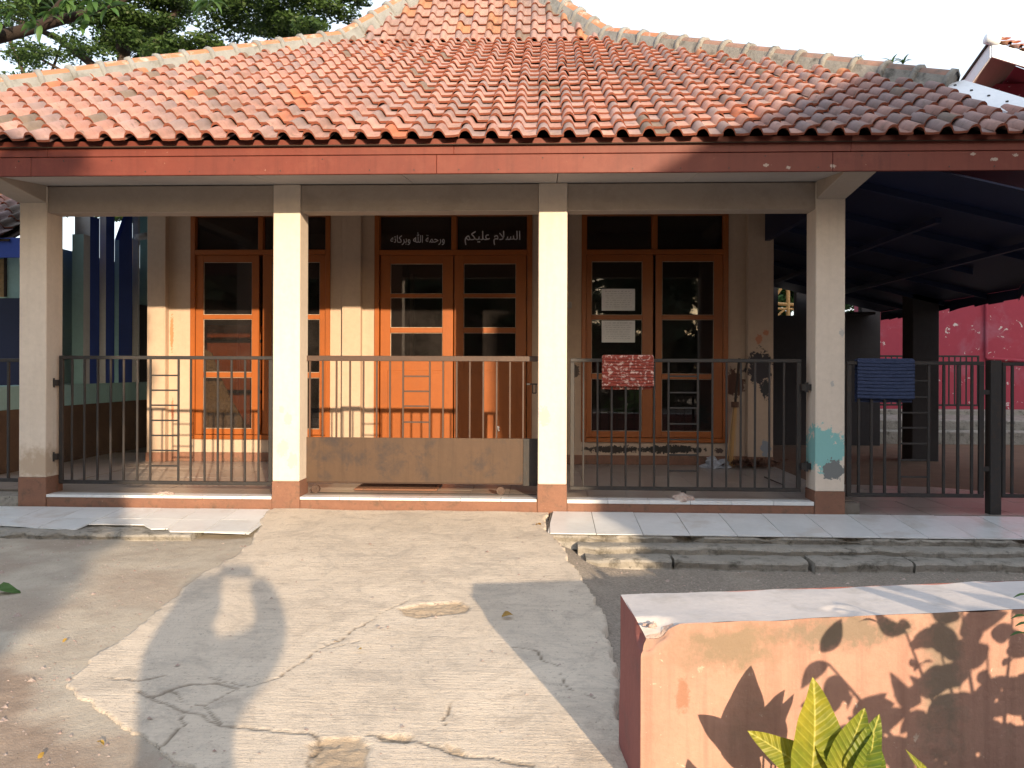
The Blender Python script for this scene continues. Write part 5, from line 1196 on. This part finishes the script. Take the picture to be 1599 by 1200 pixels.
# the photographer, just behind the lens, whose shadow lies on the path
def skin_body(name, verts, edges, radii, mat, parent, sub=2):
    me = bpy.data.meshes.new(name); me.from_pydata([(v[0]-(.025 if v[2] < 1.09 else .005), v[1], v[2]) for v in verts], edges, []); o = link(name, me, parent)
    sk = o.modifiers.new('skin', 'SKIN'); me.skin_vertices.new() if not me.skin_vertices else None
    for i, r in enumerate(radii): me.skin_vertices[0].data[i].radius = r if isinstance(r, tuple) else (r, r)
    me.skin_vertices[0].data[0].use_root = True
    ss = o.modifiers.new('sub', 'SUBSURF'); ss.levels = sub; ss.render_levels = sub
    dg = bpy.context.evaluated_depsgraph_get(); dg.update(); m2 = bpy.data.meshes.new_from_object(o.evaluated_get(dg)); o.modifiers.clear(); o.data = m2
    m2.materials.clear(); m2.materials.append(mat); m2.polygons.foreach_set('use_smooth', [True]*len(m2.polygons)); return o
pr = thing('person', 'person in a grey shirt and long skirt raising a phone in both hands', 'person')
yb = -.30
V = [(-.04, yb, .40), (-.04, yb, .58), (-.04, yb-.01, .74), (-.06, yb, .84), (-.10, yb+.03, .93), (-.12, yb+.05, 1.02),
     (.10, yb+.02, .79), (.22, yb+.08, .82), (.265, yb+.16, .90), (.205, yb+.24, 1.03), (.125, yb+.26, 1.10),
     (-.21, yb+.02, .78), (-.25, yb+.08, .82), (-.19, yb+.20, 1.0), (-.07, yb+.26, 1.11),
     (.06, yb, .34), (.07, yb+.02, .02), (.07, yb, -.26), (.07, yb+.12, -.31), (-.14, yb, .34), (-.15, yb+.02, .02), (-.15, yb, -.26), (-.15, yb+.12, -.31)]
Ed = [(0, 1), (1, 2), (2, 3), (3, 4), (4, 5), (2, 6), (6, 7), (7, 8), (8, 9), (9, 10), (2, 11), (11, 12), (12, 13), (13, 14), (0, 15), (15, 16), (16, 17), (17, 18), (0, 19), (19, 20), (20, 21), (21, 22)]
Rd = [(.17, .12), (.16, .11), (.17, .11), (.08, .08), (.07, .07), (.08, .08), .115, .105, .09, .07, .055, .10, .09, .075, .055, .11, .075, .055, .04, .11, .075, .055, .04]
body = skin_body('body', V, Ed, Rd, M['cloth'], pr)
bm = bmesh.new(); bmesh.ops.create_uvsphere(bm, u_segments=20, v_segments=14, radius=1)
for v in bm.verts:
    x, y, z = v.co; f = 1+.12*max(0, y)*(1 if z < .2 else 0)-.15*max(0, -z)*.6
    if y > .75 and abs(x) < .2 and -.3 < z < .15: y += .18
    v.co = (x*.078*f-.115, y*.098+yb+.05, z*.115+1.05)
me = bpy.data.meshes.new('head'); bm.to_mesh(me); bm.free(); me.materials.append(M['skin']); me.polygons.foreach_set('use_smooth', [True]*len(me.polygons)); link('head', me, pr)
bm = bmesh.new(); bmesh.ops.create_uvsphere(bm, u_segments=20, v_segments=14, radius=1)
for v in bm.verts:
    x, y, z = v.co
    if y > .35 and z < .55: y = .3
    v.co = (x*.12-.108, y*.112+yb+.035, z*.135+1.03)
me = bpy.data.meshes.new('headscarf'); bm.to_mesh(me); bm.free(); me.materials.append(M['hair']); me.polygons.foreach_set('use_smooth', [True]*len(me.polygons)); link('headscarf', me, pr)
bm = bmesh.new(); seg = 28; rings = [(.72, .15, .10), (.45, .165, .13), (.2, .17, .15), (-.1, .175, .16), (-.28, .18, .17)]
vr = [[bm.verts.new((-.065+math.cos(k/seg*6.2832)*a*.9*(1+.03*math.sin(k*3)), yb+math.sin(k/seg*6.2832)*b*(1+.05*math.sin(k*3)), z)) for k in range(seg)] for z, a, b in rings]
for a, b in zip(vr[:-1], vr[1:]):
    for k in range(seg): bm.faces.new((a[k], a[(k+1) % seg], b[(k+1) % seg], b[k]))
me = bpy.data.meshes.new('skirt'); bm.to_mesh(me); bm.free(); me.materials.append(M['hair']); me.polygons.foreach_set('use_smooth', [True]*len(me.polygons)); link('skirt', me, pr)
for hx, sg in ((.115, -1), (-.075, 1)):      # fingers round each end of the phone
    for k in range(4):
        z = 1.112+k*.018; y = -.03
        skin_body('finger', [(hx-sg*.0, y-.03, z-.01), (hx+sg*.0, y+.0, z), (hx+sg*.022, y+.014, z+.002), (hx+sg*.04, y+.012, z)], [(0, 1), (1, 2), (2, 3)], [.010, .009, .0085, .007], M['skin'], pr, 1)
    skin_body('thumb', [(hx, y-.04, 1.12), (hx+sg*.01, y-.025, 1.14), (hx+sg*.03, y-.02, 1.155)], [(0, 1), (1, 2)], [.012, .010, .008], M['skin'], pr, 1)
tag(box('phone', M['hair'], None, -.055, .095, -.030, -.021, 1.10, 1.178, .003), 'black phone held up in both hands by the person behind the camera', 'phone')
